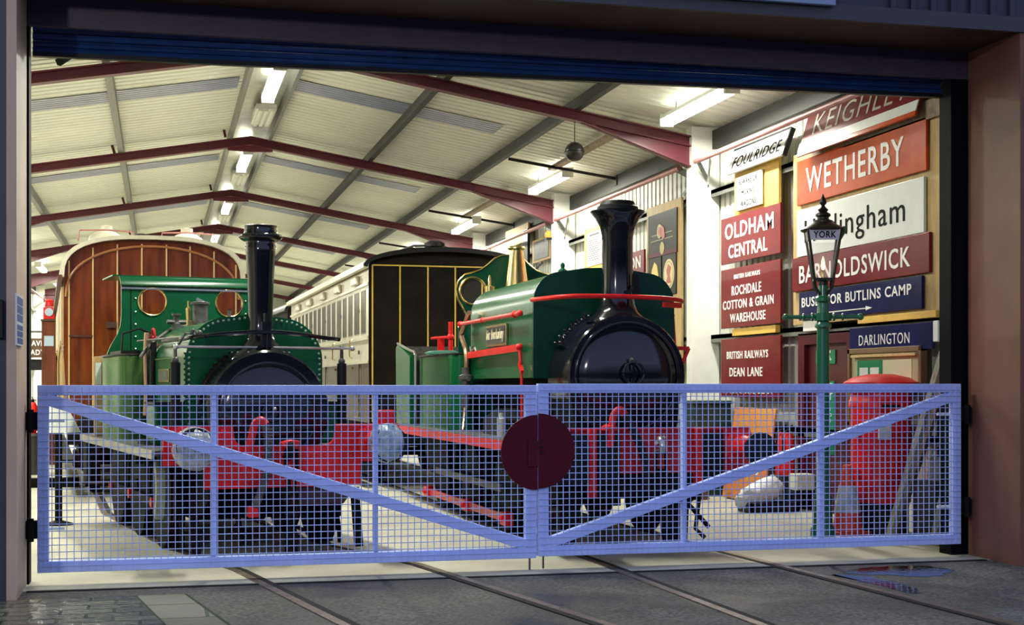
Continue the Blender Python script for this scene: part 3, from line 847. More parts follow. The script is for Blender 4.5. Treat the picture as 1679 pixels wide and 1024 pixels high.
# side bunkers with rounded fronts
for s in (-1, 1):
    pl = [(s * .58, 3.62), (s * .70, 3.50)] + [(s * p[0], p[1]) for p in arc(.80, 3.62, .16, -90, 0, 6)] + [(s * .96, 4.98), (s * .58, 4.98)]
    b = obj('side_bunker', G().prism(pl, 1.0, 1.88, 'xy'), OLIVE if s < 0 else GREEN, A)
    obj('bunker_rim', G().tube([(s * .58, 3.56, 1.89), (s * .85, 3.47, 1.89), (s * .96, 3.62, 1.89), (s * .96, 4.98, 1.89)], .016, 8), BLACK, b, 40, label='black bunker rim')
    obj('tool_tray', G().box(s * .62 if s > 0 else -.92, .92 if s > 0 else -.62, 3.6, 4.4, 1.88, 1.94), BLACK, b, 0)
obj('tool_rail', G().tube([(-.92, 3.62, 1.90), (-.90, 3.66, 2.12), (-.72, 3.7, 2.18), (-.55, 3.75, 2.12)], .012, 8), BLACK, A, 40)
obj('clack_pipe', G().tube([(-.70, 3.35, 2.12), (-.72, 3.3, 1.9), (-.72, 3.25, 1.5), (-.74, 3.2, 1.25)], .028, 10), COPPER, A, 40, label='copper feed pipe')
obj('clack_pipe', G().tube([(-.66, 3.2, 2.02), (-.67, 3.2, 1.2)], .035, 10), BLACK, A, 40, label='black vertical pipe')
obj('hand_wheel', G().ring((-.62, 3.42, 2.08), .09, .012, 'x', 20, 6).tube([(-.70, 3.42, 2.08), (-.45, 3.42, 2.08)], .012, 6), REDD, A, 40, label='dark red handwheel')
obj('bunker_back', G().box(-.94, .94, 4.98, 5.02, 1.0, 1.86), GREEN, A, 0)
# running plate, frames
obj('running_plate', G().box(-1.12, 1.12, .545, 5.2, .955, 1.0), IRON, A, 0)
for s in (-1, 1):
    obj('valance', G().box(s * 1.13 - .012, s * 1.13 + .012, .60, 5.2, .925, 1.0), STEEL if s < 0 else IRON, A, 0, label='worn bright running plate edge' if s < 0 else None)
    obj('frame_plate', G().prism([(.56, .62), (.9, .40), (1.4, .32), (4.9, .32), (5.2, .62), (5.2, .95), (.56, .95)], s * .62 - .015, s * .62 + .015, 'yz'), BLACKM, A, 0)
    obj('sand_box', G().box(min(s * .54, s * .93), max(s * .54, s * .93), 1.62, 2.05, 1.0, 1.385), GREEN, A, 30, .02)
    obj('sand_box_lid', G().box(min(s * .52, s * .95), max(s * .52, s * .95), 1.60, 2.07, 1.385, 1.41), BLACK, A, 0)
    obj('sand_pipe', G().tube([(s * .75, 1.7, 1.0), (s * .75, 1.5, .7), (s * .75, 1.25, .25), (s * .75, 1.2, .06)], .022, 8), BLACKM, A, 40)
    obj('guard_iron', G().bar((s * .75, .75, .62), (s * .75, .62, .08), .08, .03, (1, 0, 0)), BLACKM, A, 0)
    obj('oil_column', G().tube([(s * .80, 1.3, 1.0), (s * .80, 1.3, 1.78)], .045, 14), BLACK, A, 40)
    obj('column_rod', G().tube([(s * .80, 1.3, 1.78), (s * .80, 1.3, 1.93)], .017, 8).sphere((s * .80, 1.3, 1.80), .035, 10).sphere((s * .80, 1.3, 1.93), .028, 10), IRON, A, 40)
obj('cross_rod', G().tube([(-.82, 1.12, 1.92), (.84, 1.12, 1.92)], .012, 8).sphere((-.83, 1.12, 1.92), .026, 8).sphere((.85, 1.12, 1.92), .026, 8), STEEL, A, 40)
obj('front_handrail', G().tube([(-.78, 2.0, 2.0), (-.72, 1.45, 2.0), (-.60, 1.18, 2.02), (-.30, 1.06, 2.05), (0, 1.03, 2.065), (.30, 1.06, 2.05), (.60, 1.16, 2.02), (.75, 1.22, 2.01)], .020, 8, smooth=3), BLACKG, A, 40)
obj('lamp_bracket', G().box(-.045, .045, 1.06, 1.12, 1.92, 2.16).box(-.02, .02, 1.05, 1.13, 2.14, 2.24).tube([(0, 1.05, 2.06), (0, 1.05, 1.80)], .012, 6), BLACK, A, 40)
obj('oiler', G().tube([(-.60, 1.2, 2.03), (-.72, 1.22, 2.05), (-.78, 1.25, 1.94)], .012, 6).sphere((-.60, 1.2, 2.05), .03, 8).sphere((-.66, 1.2, 2.07), .022, 8), IRON, A, 40)
for y in (1.95, 3.25, 4.55):
    for s in (-1, 1):
        wheel(A, s * .75, y, .50, BLACKM)
for s in (-1, 1):
    r_ = obj('coupling_rod', G().box(s * .86 - .015, s * .86 + .015, 1.9, 4.6, .40, .48), BLACKM, A, 0)
    for y in (1.95, 3.25, 4.55):
        obj('crank_boss', G().lathe([(.05, -.03), (.05, .03)], (s * .88, y, .44), 'x', 14), REDD, r_, 40, label='red crank boss')
    for y in (1.3, 2.6, 3.9):
        obj('brake_hanger', G().prism([(y - .05, .9), (y + .03, .9), (y + .12, .55), (y + .10, .30), (y + .02, .30), (y + .03, .55)], s * .76 - .04, s * .76 + .04, 'yz'), BLACKM, A, 0)
    obj('leaf_spring', G().prism(arc(2.0, .55, .5, 35, 145, 10) + arc(2.0, .55, .42, 145, 35, 10), s * .95 - .04, s * .95 + .04, 'yz'), BLACKM, A, 30)
    obj('step', G().box(s * 1.02 - .13, s * 1.02 + .13, 4.7, 5.0, .42, .45).box(s * 1.12 - .012, s * 1.12 + .012, 4.7, 5.0, .42, .93), BLACKM, A, 0)
for y in (1.95, 3.25, 4.55):
    obj('axle', G().tube([(-.72, y, .5), (.72, y, .5)], .075, 14), BLACKM, A, 40)
# splasher guard beside the left front wheel
obj('wheel_guard', G().prism(arc(1.75, .62, .50, 150, 215, 12) + arc(1.75, .62, .43, 215, 150, 12), -.98, -.90, 'yz'), M('pale_guard_paint', (.30, .33, .24), .5, var=.2), A, 30, label='pale curved wheel guard')
obj('lamp_bracket', G().box(.92, 1.06, .50, .60, 1.2, 1.34), RED, A, 0, .01, label='red lamp bracket')
obj('cylinder_cover', G().prism([(.10, .655), (.62, .655), (.66, .56), (.60, .48), (.12, .48)], .60, .95), M('dark_maroon_cover', (.05, .012, .018), .5), A, 0, .015, label='dark maroon cylinder cover')
for x in (-.35, .15, .48):
    obj('brake_gear', G().bar((x, .9, .62), (x + .05, .8, .12), .05, .03).tube([(x, .85, .30), (x + .16, .9, .22)], .02, 6), BLACKM, A, 40)
obj('ash_pan', G().box(-.5, .5, 1.7, 4.9, .28, .8), BLACKM, A, 0)

# plastic covers over its buffers
def cover(loc, rot, mat, label, r, sq, seed):
    rnd = random.Random(seed); g = G(); n = 28; m = 12; vs_ = []
    for i in range(m):
        t = i / (m - 1)
        h = -.09 + .22 * t
        rr = r * (1 - (1 - t) ** 3 * .55) * (1 - .18 * t * t)
        for k in range(n):
            a = 2 * math.pi * k / n
            q = rr * (1 + rnd.uniform(-.055, .055)) * (1 + sq * .10 * math.cos(2 * a))
            vs_.append((q * math.cos(a), h + rnd.uniform(-.008, .008), q * math.sin(a) * (1.03 if sq else 1)))
    fs = [(i * n + k, i * n + (k + 1) % n, (i + 1) * n + (k + 1) % n, (i + 1) * n + k) for i in range(m - 1) for k in range(n)]
    fs.append(tuple(range(n - 1, -1, -1)))
    g.add(vs_, fs)
    o = props(obj('plastic_cover', g, mat, None, 80), label, 'plastic cover')
    o.location = loc; o.rotation_euler = (0, 0, math.radians(rot))
    return o
p = lw(-.865, .10); cover((p[0], p[1], 1.03), 10.4, CLEARP, 'crumpled clear grey plastic cover tied over the left buffer of the left engine', .205, 0, 3)
p = lw(.865, .10); c2 = cover((p[0], p[1], 1.05), 10.4, BLUEP, 'crumpled bluish plastic bag tied over the right buffer of the left engine', .175, -1, 5)
c2.scale = (1.05, 1.3, 1.0)

# ---- right engine
B = thing('steam_locomotive', 'green saddle tank locomotive on the right track with red handrails and brass dome', 'locomotive', (1.3125, .308, 0), 1.1)
obj('buffer_beam', G().box(-1.13, 1.0, .5, .56, .75, 1.165), REDD, B, 0, .004)
obj('beam_top_edge', G().box(-1.13, 1.0, .47, .58, 1.155, 1.17), RED, B, 0)
for x0, x1 in ((-1.0, -.62), (-.53, -.31), (.51, .72)):
    obj('buffing_pad', G().box(x0, x1, .44, .51, .66, 1.12), BLACK, B, 0, .01, label='black buffing block')
for x, z0 in ((-.575, .54), (.465, .58)):
    obj('beam_strap', G().box(x - .035, x + .035, .42, .50, z0, 1.165), RED, B, 0, .004, label='bright red vertical strap')
obj('end_plate', G().box(.72, 1.0, .46, .5, .74, 1.175), REDD, B, 0, .006)
obj('lower_beam', G().box(-.60, .50, .52, .56, .52, .76), BLACKM, B, 0)
buffers(B, .90, .985, .0, .46, .155, RED, BLACK)
obj('vacuum_pipe', G().tube([(-.41, .42, 1.0), (-.40, .42, 1.17), (-.375, .42, 1.30), (-.32, .42, 1.345), (-.265, .41, 1.29)], .034, 12, smooth=5).lathe([(.075, 1.155), (.075, 1.19), (.04, 1.21)], (-.41, .45, 0), 'z', 14), RED, B, 40, label='red vacuum pipe swan neck')
obj('vacuum_hose', G().tube([(-.27, .41, 1.30), (-.20, .38, 1.15), (-.12, .36, .95), (-.08, .36, .75), (-.10, .40, .62)], .036, 12, smooth=5), BLACK, B, 40, label='black vacuum hose')
obj('coupling_hook', G().tube([(.06, .5, .95), (.06, .38, .95), (.06, .32, .99), (.06, .34, 1.06), (.06, .39, 1.07)], .034, 10, smooth=4).bar((.02, .40, 1.03), (.10, .36, 1.10), .03, .03), STEEL, B, 40, label='bright coupling hook')
g = G()
for (z, d) in ((.86, 0), (.70, 1)):
    for sx in (-.05, .05):
        g.tube([(.06 + sx * (1 - .5 * d), .36, z + .1), (.06 + sx * (1 - .5 * d), .36, z - .1)], .018, 8)
    g.tube([(.01, .36, z - .1), (.11, .36, z - .1)], .02, 8)
obj('coupling_chain', g, BLACKM, B, 40)
cz, R_ = 1.655, .60
obj('smokebox', G().lathe([(R_ - .015, 1.10), (R_, 1.12), (R_, 1.8)], (0, 0, cz), 'y', 72), BLACKG, B)
d = obj('smokebox_door', G().lathe([(.05, .985), (.25, 1.0), (.42, 1.045), (.48, 1.075), (.50, 1.09)], (0, 0, cz), 'y', 64), BLACKG, B, 60)
obj('door_ring', G().ring((0, 1.10, cz), .525, .022, 'y', 64, 10).ring((0, 1.095, cz), .482, .012, 'y', 64, 8), BLACKG, d, 60)
obj('door_handwheel', G().ring((.0, .93, cz + .03), .105, .014, 'y', 28, 8).bar((-.1, .93, cz + .03), (.1, .93, cz + .03), .018, .018).bar((0, .93, cz - .07), (0, .93, cz + .13), .018, .018, (1, 0, 0)).tube([(0, 1.0, cz + .03), (0, .90, cz + .03)], .03, 12), BLACKG, d, 40)
obj('door_handle', G().tube([(-.02, .96, cz + .14), (-.02, .93, cz + .17)], .018, 8), STEEL, d, 40)
obj('smokebox_saddle', G().prism([(-.50, .95), (.50, .95), (.56, 1.45), (-.56, 1.45)], 1.14, 1.8), BLACKM, B, 0)
g = G().prism(arc(0, cz, R_ + .05, 112, 152, 12) + arc(0, cz, R_ - .02, 152, 112, 12), 1.42, 1.68)
bd = obj('clamp_band', g, BLACKG, B, 30)
for k in range(6):
    a = math.radians(114 + 7 * k)
    for yy in (1.46, 1.64):
        obj('nut', G().sphere(((R_ + .055) * math.cos(a), yy, cz + (R_ + .055) * math.sin(a)), .024, 8), BLACKG, bd)
obj('chimney', G().lathe([(.30, 2.19), (.28, 2.23), (.215, 2.285), (.18, 2.36), (.163, 2.46), (.156, 2.6), (.150, 3.0), (.153, 3.01), (.157, 3.05), (.175, 3.13), (.22, 3.22), (.268, 3.275), (.27, 3.29), (.20, 3.30)], (0.0, 1.4, 0), 'z', 44), BLACKG, B, 50)
obj('chimney_lid', G().lathe([(.21, 3.295), (.205, 3.33), (.18, 3.345), (.175, 3.36), (.165, 3.385), (.10, 3.39)], (0.0, 1.4, 0), 'z', 40), BLACK, B, 50)
# tank
def arch2(w, zt, zs, zb, n=12):
    r = .30
    return [(-w, zb)] + arc(-w + r, zs, r, 180, 100, n, zt - .05 - zs) + [(-.2, zt - .008), (0, zt), (.2, zt - .008)] + arc(w - r, zs, r, 80, 0, n, zt - .05 - zs) + [(w, zb)]
tk = obj('saddle_tank', G().prism(arch2(.745, 2.755, 2.40, 1.645), 1.83, 4.54), GREEN, B, 40)
obj('tank_front_plate', G().prism(arch2(.755, 2.765, 2.40, 1.64), 1.79, 1.83), GREEN_SHADED, B, 40)
n_ = obj('nameplate', G().box(-.775, -.746, 2.80, 3.68, 2.00, 2.235), BRASS, B, 0, .004, label='brass nameplate with raised letters')
obj('nameplate_field', G().box(-.779, -.774, 2.83, 3.65, 2.025, 2.21), IRON, n_, 0)
vs_, fs = text_mesh('Sir Berkeley', .03)
g = G().add([(-.779 - (v[2] + .02) * .2, 3.24 - v[0] * .76, 2.115 + v[1] * .15) for v in vs_], fs)
obj('lettering', g, M('pale_raised_letters', (.72, .66, .45), .5), n_, 0)
obj('filler_cap', G().lathe([(.05, 2.73), (.05, 2.78), (.02, 2.80), (.025, 2.84), (.01, 2.86)], (-.26, 2.4, 0), 'z', 12), GREEN, B, 40)
obj('side_handrail', G().tube([(-.83, 2.02, 2.30), (-.83, 4.72, 2.30)], .024, 10).sphere((-.83, 2.02, 2.30), .034, 10).sphere((-.83, 2.22, 2.30), .04, 10).sphere((-.83, 3.6, 2.30), .036, 10).sphere((-.83, 4.72, 2.30), .04, 10), RED, B, 40, label='red side handrail')
obj('side_handrail', G().tube([(.83, 2.02, 2.30), (.83, 4.72, 2.30)], .024, 10), RED, B, 40, label='red side handrail')
obj('reversing_rod', G().bar((-.80, 4.9, 1.915), (-.80, 2.18, 1.955), .075, .02).sphere((-.80, 2.15, 1.96), .04, 10).tube([(-.80, 2.15, 1.95), (-.80, 2.10, 1.80), (-.80, 2.12, 1.74)], .018, 8).bar((-.80, 2.15, 1.80), (-.80, 2.05, 1.70), .05, .03).tube([(-.80, 2.07, 1.72), (-.80, 2.05, 1.03)], .016, 8), RED, B, 40, label='red flat reversing rod and crank')
obj('front_handrail', G().tube([(-.79, 1.72, 2.42), (-.74, 1.50, 2.42), (-.62, 1.22, 2.425), (-.40, 1.14, 2.43), (0, 1.12, 2.43), (.40, 1.14, 2.42), (.60, 1.24, 2.41), (.72, 1.5, 2.41)], .023, 10, smooth=4), RED, B, 40, label='red curved front handrail')
obj('handrail_bracket', G().bar((.40, 1.15, 2.36), (.62, 1.3, 2.36), .05, .05), RED, B, 30)
obj('far_bracket', G().bar((.745, 1.85, 2.35), (.78, 1.85, 1.85), .05, .03).bar((.74, 1.8, 1.95), (.92, 1.8, 1.95), .04, .03).tube([(.92, 1.8, 1.95), (.80, 1.8, 1.70)], .02, 8), RED, B, 30, label='red bracket on the far side')
obj('lamp_iron', G().bar((.14, 1.26, 2.44), (.14, 1.26, 2.66), .07, .02, (1, 0, 0)).sphere((.10, 1.25, 2.52), .03, 8).bar((.02, 1.24, 2.48), (.18, 1.24, 2.52), .03, .03), BLACK, B, 30)
# boiler, firebox, dome
obj('boiler', G().lathe([(.52, 1.8), (.52, 5.0)], (0, 0, 1.62), 'y', 40), BLACKM, B)
obj('firebox', G().prism(arch2(.56, 2.55, 2.2, .9), 4.6, 5.6), GREEN_SHADED, B, 40)
dm = obj('dome', G().lathe([(.26, 2.5), (.22, 2.58), (.17, 2.68), (.142, 2.85), (.108, 3.08), (.086, 3.22), (.084, 3.25), (.115, 3.27), (.112, 3.29), (.10, 3.30), (.06, 3.27)], (0, 5.2, 0), 'z', 32), BRASS, B, 50, label='tall polished brass dome cover')
obj('whistle', G().lathe([(.06, 2.62), (.06, 2.78), (.02, 2.80), (.02, 2.86), (.008, 2.92)], (-.40, 5.0, 0), 'z', 14), BRASS, B, 40, label='small brass whistle')
# spectacle plate
half = [(.66, 1.03), (.66, 2.30), (.625, 2.38), (.60, 2.46), (.66, 2.56), (.72, 2.66), (.745, 2.78), (.71, 2.89), (.62, 2.97), (.50, 3.0), (.40, 3.03), (.30, 3.10), (.20, 3.185), (.10, 3.22), (0, 3.225)]
half = [(.66 if z < 2.31 else x * .93, z) for x, z in half]
wl, wr = circle(-.475, 2.76, .165), circle(.475, 2.76, .165)
sp = obj('spectacle_plate', G().prism(mirrored(half[:-1]) if False else half + [(-x, z) for x, z in reversed(half[:-1])], 5.58, 5.61, 'xz', [wl, wr]), GREEN_SHADED, B, 20)
for s in (-1, 1):
    obj('window_ring', G().ring((s * .475, 5.575, 2.76), .172, .018, 'y', 32, 8), BRASS, sp, 40, label='brass window ring')
    obj('window_glass', G().lathe([(.165, -.004), (.165, .004)], (s * .475, 5.595, 2.76), 'y', 28), GLASSW, sp, 40)
g = G().tube([(x, 5.575, z) for x, z in half[1:]], .011, 6).tube([(-x, 5.575, z) for x, z in half[1:]], .011, 6)
obj('plate_edging', g, BRASS, sp, 40, label='brass beading round the plate')
# cab sides and bunker
for s in (-1, 1):
    pl = [(s * .70, 4.62)] + [(s * p[0], p[1]) for p in arc(.82, 4.74, .16, -90, 0, 6)] + [(s * .98, 6.45), (s * .95, 6.45), (s * .70, 6.45)]
    c_ = obj('side_sheet', G().prism(pl, 1.03, 1.93, 'xy'), OLIVE if False else GREEN, B, 40)
    obj('sheet_rim', G().tube([(s * .70, 4.60, 1.94), (s * .92, 4.60, 1.94), (s * .985, 4.75, 1.94), (s * .985, 6.45, 1.94)], .016, 8), BLACK, c_, 40)
    obj('bunker', G().prism([(7.0, 1.03), (8.0, 1.03), (8.05, 2.10), (7.9, 2.14), (7.0, 1.96)], s * .98 - .03, s * .98 + .03, 'yz'), GREEN, B, 0)
    obj('cab_handrail', G().tube([(s * 1.02, 6.55, 1.06), (s * 1.02, 6.55, 1.97), (s * .98, 6.85, 2.02), (s * .98, 7.2, 2.05), (s * .99, 8.0, 2.16)], .018, 8), STEEL, B, 40)
obj('bunker_back', G().prism([(-.98, 1.03), (.98, 1.03), (.98, 2.06), (.9, 2.12), (-.9, 2.12), (-.98, 2.06)], 7.95, 8.0), IRON, B, 0)
obj('cab_inner_sheet', G().box(-.95, .95, 6.9, 6.95, 1.03, 1.9), BLACK, B, 0)
obj('hand_brake', G().tube([(-.60, 6.3, 1.2), (-.60, 6.3, 2.40)], .03, 10).tube([(-.60, 6.3, 2.20), (-.60, 7.5, 2.22)], .022, 8).bar((-.60, 6.9, 2.2), (-.60, 6.9, 2.04), .09, .03, (1, 0, 0)).sphere((-.6, 6.3, 2.2), .05, 8), RED, B, 40, label='red brake column with a T handle')
obj('injector_pipe', G().tube([(-.82, 4.30, 2.42), (-.82, 4.62, 2.24), (-.82, 4.72, 2.16), (-.82, 4.52, 2.02), (-.82, 4.45, 1.90), (-.82, 4.45, 1.76)], .03, 10, smooth=3), COPPER, B, 40, label='pale copper pipe')
obj('injector', G().lathe([(.05, 1.3), (.055, 1.62), (.085, 1.64), (.085, 1.68), (.05, 1.70), (.05, 1.78)], (-.83, 4.45, 0), 'z', 16).tube([(-.83, 4.3, 1.64), (-.83, 4.6, 1.64)], .025, 8), IRON, B, 40)
obj('overflow_pipe', G().tube([(-.85, 4.4, 1.3), (-.88, 4.35, 1.1), (-.90, 4.3, 1.04)], .018, 8), COPPER, B, 40)
obj('sand_lever', G().tube([(-.76, 4.5, 2.02), (-.80, 4.3, 1.96), (-.80, 4.1, 2.0), (-.79, 4.0, 1.9)], .014, 8), STEEL, B, 40)
obj('oil_cup', G().lathe([(.05, 1.03), (.05, 1.22), (.03, 1.24), (.03, 1.28)], (-.9, 2.5, 0), 'z', 12), M('pale_oil_cup', (.42, .42, .36), .5), B, 40)
# running plate
obj('running_plate', G().box(-1.14, 1.0, .56, 8.05, .99, 1.03), IRON, B, 0)
obj('valance', G().box(-1.155, -1.13, .60, 8.05, .93, 1.025), RED, B, 0, label='red running plate edge')
obj('valance', G().box(.99, 1.015, .60, 8.05, .93, 1.025), RED, B, 0, label='red running plate edge')
obj('splasher', G().prism([(-1.0 + 3.4, 1.03), (2.4, 1.20), (2.9, 1.32), (3.5, 1.20), (3.5, 1.03)], -.85, -.6, 'yz'), BLACK, B, 20)
for s in (-1, 1):
    obj('frame_plate', G().prism([(.56, .66), (1.0, .40), (7.6, .36), (8.0, .6), (8.0, .99), (.56, .99)], s * .58 - .015, s * .58 + .015, 'yz'), BLACKM, B, 0)
    obj('inside_cylinder', G().lathe([(.19, 1.2), (.19, 1.9)], (s * .28, 0, .72), 'y', 24), BLACKM, B, 40)
    for y in (2.7, 4.3, 5.9):
        wheel(B, s * .75, y, .46, BLACKM)
    obj('coupling_rod', G().box(s * .86 - .015, s * .86 + .015, 2.65, 5.95, .44, .52), IRON, B, 0)
    for y in (2.05, 3.55, 5.1):
        obj('brake_hanger', G().prism([(y - .05, .95), (y + .04, .95), (y + .14, .55), (y + .13, .18), (y + .04, .18), (y + .03, .55)], s * .76 - .045, s * .76 + .045, 'yz'), BLACKM, B, 0)
    for y in (2.7, 4.3, 5.9):
        obj('leaf_spring', G().prism([(y - .35, .90), (y - .1, .97), (y + .1, .97), (y + .35, .90), (y + .1, .88), (y - .1, .88)], s * .92 - .04, s * .92 + .04, 'yz'), BLACKM, B, 0)
    if s < 0: obj('guard_iron', G().prism([(s * .60, .66), (s * .86, .66), (s * .82, .06), (s * .70, .06)], .60, .66), BLACKM, B, 0)
br = obj('brake_rod', G().bar((-.87, 6.4, .18), (-.87, 2.35, .18), .085, .03), RED, B, 0, label='red brake pull rod')
for y in (6.4, 4.2, 2.40):
    obj('rod_clevis', G().box(-.92, -.82, y - .10, y + .10, .11, .25).sphere((-.93, y, .18), .035, 8), RED, br, 0, .01)
obj('sanding_pipe', G().tube([(.62, .9, .9), (.60, .75, .5), (.55, .72, .2), (.62, .66, .12)], .022, 8), BLACK, B, 40)
obj('front_step', G().prism([(.10, .75), (.45, .80), (.60, .62), (.58, .52), (.46, .45), (.44, .06), (.22, .06)], .66, .72), BLACKM, B, 0)
obj('guard_bar', G().tube([(.45, .70, .46), (.66, .66, .22)], .022, 8).tube([(.55, .7, .66), (.66, .7, .60)], .03, 8), BLACKM, B, 40)
for y in (2.7, 4.3, 5.9):
    obj('axle', G().tube([(-.72, y, .46), (.72, y, .46)], .075, 14), BLACKM, B, 40)
obj('ash_pan', G().box(-.45, .45, 3.0, 6.6, .26, 1.0), BLACKM, B, 0)

# ------------------------------------------------------------------ carriages
W_ = thing('railway_carriage', 'varnished brown wooden carriage with a cream roof behind the left engine', 'carriage', (-3.193, 8.717, 0), 4.3)
def roofarc(w, ze, zt, n=16, off=0.0):
    # flat-topped arc: superellipse quarter
    out = []
    for i in range(n + 1):
        t = math.pi * i / n
        c, s = math.cos(t), math.sin(t)
        x = w * (abs(c) ** .72) * (1 if c >= 0 else -1); z = ze + (zt - ze) * (abs(s) ** .72)
        out.append((x, z + off))
    return out
body = [(1.10, .95), (1.17, 1.5), (1.20, 2.0), (1.20, 3.05)] + roofarc(1.20, 3.05, 3.585)[1:-1] + [(-1.20, 3.05), (-1.20, 2.0), (-1.17, 1.5), (-1.10, .95)]
obj('body', G().prism(body, 0, 11.0), WODV if False else WOODV, W_, 30)
ra = roofarc(1.255, 3.04, 3.645, 20); rb = roofarc(1.195, 3.04, 3.592, 20)
obj('roof', G().prism(ra + rb[::-1], -.10, 11.1), CREAMROOF, W_, 40)
g = G()
for s in (-1, 1): g.box(s * 1.25 - .03, s * 1.25 + .03, -.11, 11.1, 2.99, 3.07)
obj('gutter', g, M('dark_brown_gutter', (.10, .035, .02), .5), W_, 0)
for x in (-1.13, -.816, -.492, -.164, .17, .493, .824, 1.13):
    zt = 3.03 + .50 * max(0.02, 1 - (abs(x) / 1.19) ** 2.78) ** .36
    obj('beading', G().box(x - .010, x + .010, -.016, .002, .98, min(zt, 3.54)), BEAD, W_, 0, .003, label='pale gold vertical beading')
am = [(1.17 * math.cos(math.pi * i / 24), 2.78 + .72 * math.sin(math.pi * i / 24) ** .8) for i in range(25)]
obj('arch_moulding', G().tube([(x, -.015, z) for x, z in am], .017, 8), M('light_brown_moulding', (.36, .15, .06), .3), W_, 40)
obj('cross_bead', G().box(-1.13, -.82, -.02, .002, 2.23, 2.255), M('dark_teak_bead', (.07, .02, .012), .4), W_, 0)
obj('lamp_socket', G().box(-.64, -.50, -.04, .0, 2.36, 2.44), M('dark_socket', (.05, .02, .012), .5), W_, 0)
for x in (-.62, .50):
    v_ = obj('roof_lamp_top', G().lathe([(.26, 3.58), (.22, 3.68), (.13, 3.735), (.085, 3.745), (.085, 3.82), (.03, 3.83)], (x, .55, 0), 'z', 20), CREAMROOF, W_, 40)
    obj('hoop_rail', G().tube([(x - .38, .35, 3.58), (x - .36, .35, 3.73), (x, .35, 3.745), (x + .36, .35, 3.73), (x + .38, .35, 3.58)], .012, 6), PINK, v_, 40)
obj('roof_vent', G().lathe([(.09, 3.6), (.09, 3.80), (.11, 3.81), (.11, 3.84), (.04, 3.86)], (-.05, 1.8, 0), 'z', 16), BLACK, W_, 40)
for k in range(5):
    y0 = .55 + 2.1 * k
    f = obj('side_window', G().box(-1.225, -1.195, y0, y0 + .75, 2.15, 2.95), WOODL, W_, 0)
    obj('pane', G().box(-1.235, -1.222, y0 + .06, y0 + .69, 2.2, 2.9), CREAM, f, 0)
for k in range(10):
    y0 = .08 + 1.05 * k
    obj('side_panel', G().box(-1.215, -1.19, y0, y0 + .42, 1.2, 2.05), WOODL, W_, 0)
obj('side_grab_rail', G().tube([(-1.26, .06, 1.2), (-1.27, .06, 1.9), (-1.25, .06, 2.1)], .016, 8), BRASS, W_, 40)
obj('headstock', G().box(-1.15, 1.15, -.02, .14, .75, 1.02), BLACKM, W_, 0)
obj('underframe', G().box(-1.0, 1.0, .1, 10.9, .62, .95), BLACKM, W_, 0)
for y in (1.6, 4.0, 7.0, 9.6):
    for s in (-1, 1):
        wheel(W_, s * .75, y, .46, BLACKM)
    obj('axle', G().tube([(-.7, y, .46), (.7, y, .46)], .07, 12), BLACKM, W_, 40)
for s in (-1, 1):
    obj('footboard', G().box(min(s * 1.05, s * 1.28), max(s * 1.05, s * 1.28), .2, 10.8, .50, .54), BLACKM, W_, 0)
    b = obj('buffer', G().lathe([(.14, .0), (.10, -.05), (.09, -.32)], (s * .87, 0, 1.0), 'y', 20), BLACKM, W_, 40)
    obj('buffer_head', G().lathe([(.18, -.32), (.18, -.36), (.1, -.38)], (s * .87, 0, 1.0), 'y', 24), BLACKM, b, 40)
    obj('axle_box', G().box(s * .95 - .1, s * .95 + .1, 1.4, 1.8, .36, .62), BLACKM, W_, 0, .02)

K = thing('railway_carriage', 'cream and brown panelled carriage with a plain black end behind the right engine', 'carriage', (1.3125, .308, 0), 1.1)
Y0 = 9.25; Y1 = 20.0
obj('lower_body', G().box(-1.19, 1.19, Y0 + .02, Y1, 1.0, 1.915), BROWN, K, 0)
obj('upper_body', G().box(-1.19, 1.19, Y0 + .02, Y1, 1.915, 3.40), CREAM, K, 0)
ce = [(-1.18, 1.0), (1.18, 1.0), (1.20, 1.9), (1.20, 3.38)] + [(1.2 * math.cos(math.pi * i / 16), 3.38 + .22 * math.sin(math.pi * i / 16)) for i in range(1, 16)] + [(-1.20, 3.38), (-1.20, 1.9)]
en = obj('end_panel', G().prism(ce, Y0, Y0 + .04), M('matt_black_end', (.010, .008, .0055), .5, spec=.08, var=.4, vscale=3), K, 30)
rf = [(1.30 * math.cos(math.pi * i / 20), 3.36 + .30 * math.sin(math.pi * i / 20)) for i in range(21)]
ri = [(1.24 * math.cos(math.pi * i / 20), 3.34 + .25 * math.sin(math.pi * i / 20)) for i in range(21)]
obj('roof', G().prism(rf + ri[::-1], Y0 - .12, Y1 + .1), BLACK, K, 40)
obj('cornice', G().box(-1.30, -1.22, Y0 - .1, Y1, 3.33, 3.40), CREAM, K, 0)
for x in (-1.147, -.727, -.298, .128, .55, .97):
    obj('yellow_line', G().box(x - .011, x + .011, Y0 - .012, Y0 + .002, 1.02, 3.375), YBEAD, en, 0, label='thin yellow vertical beading')
obj('yellow_line', G().box(-1.147, 1.15, Y0 - .012, Y0 + .002, 3.365, 3.385), YBEAD, en, 0)
obj('yellow_line', G().box(-1.147, 1.15, Y0 - .012, Y0 + .002, 1.45, 1.47), YBEAD, en, 0)
obj('waist_rail', G().box(-1.215, -1.185, Y0 + .04, Y1, 2.26, 2.31), CREAM, K, 0)
obj('waist_rail', G().box(-1.215, -1.185, Y0 + .04, Y1, 1.90, 1.94), CREAM, K, 0)
obj('eaves_rail', G().box(-1.215, -1.185, Y0 + .04, Y1, 3.08, 3.12), CREAM, K, 0)
y = Y0 + .35; k = 0
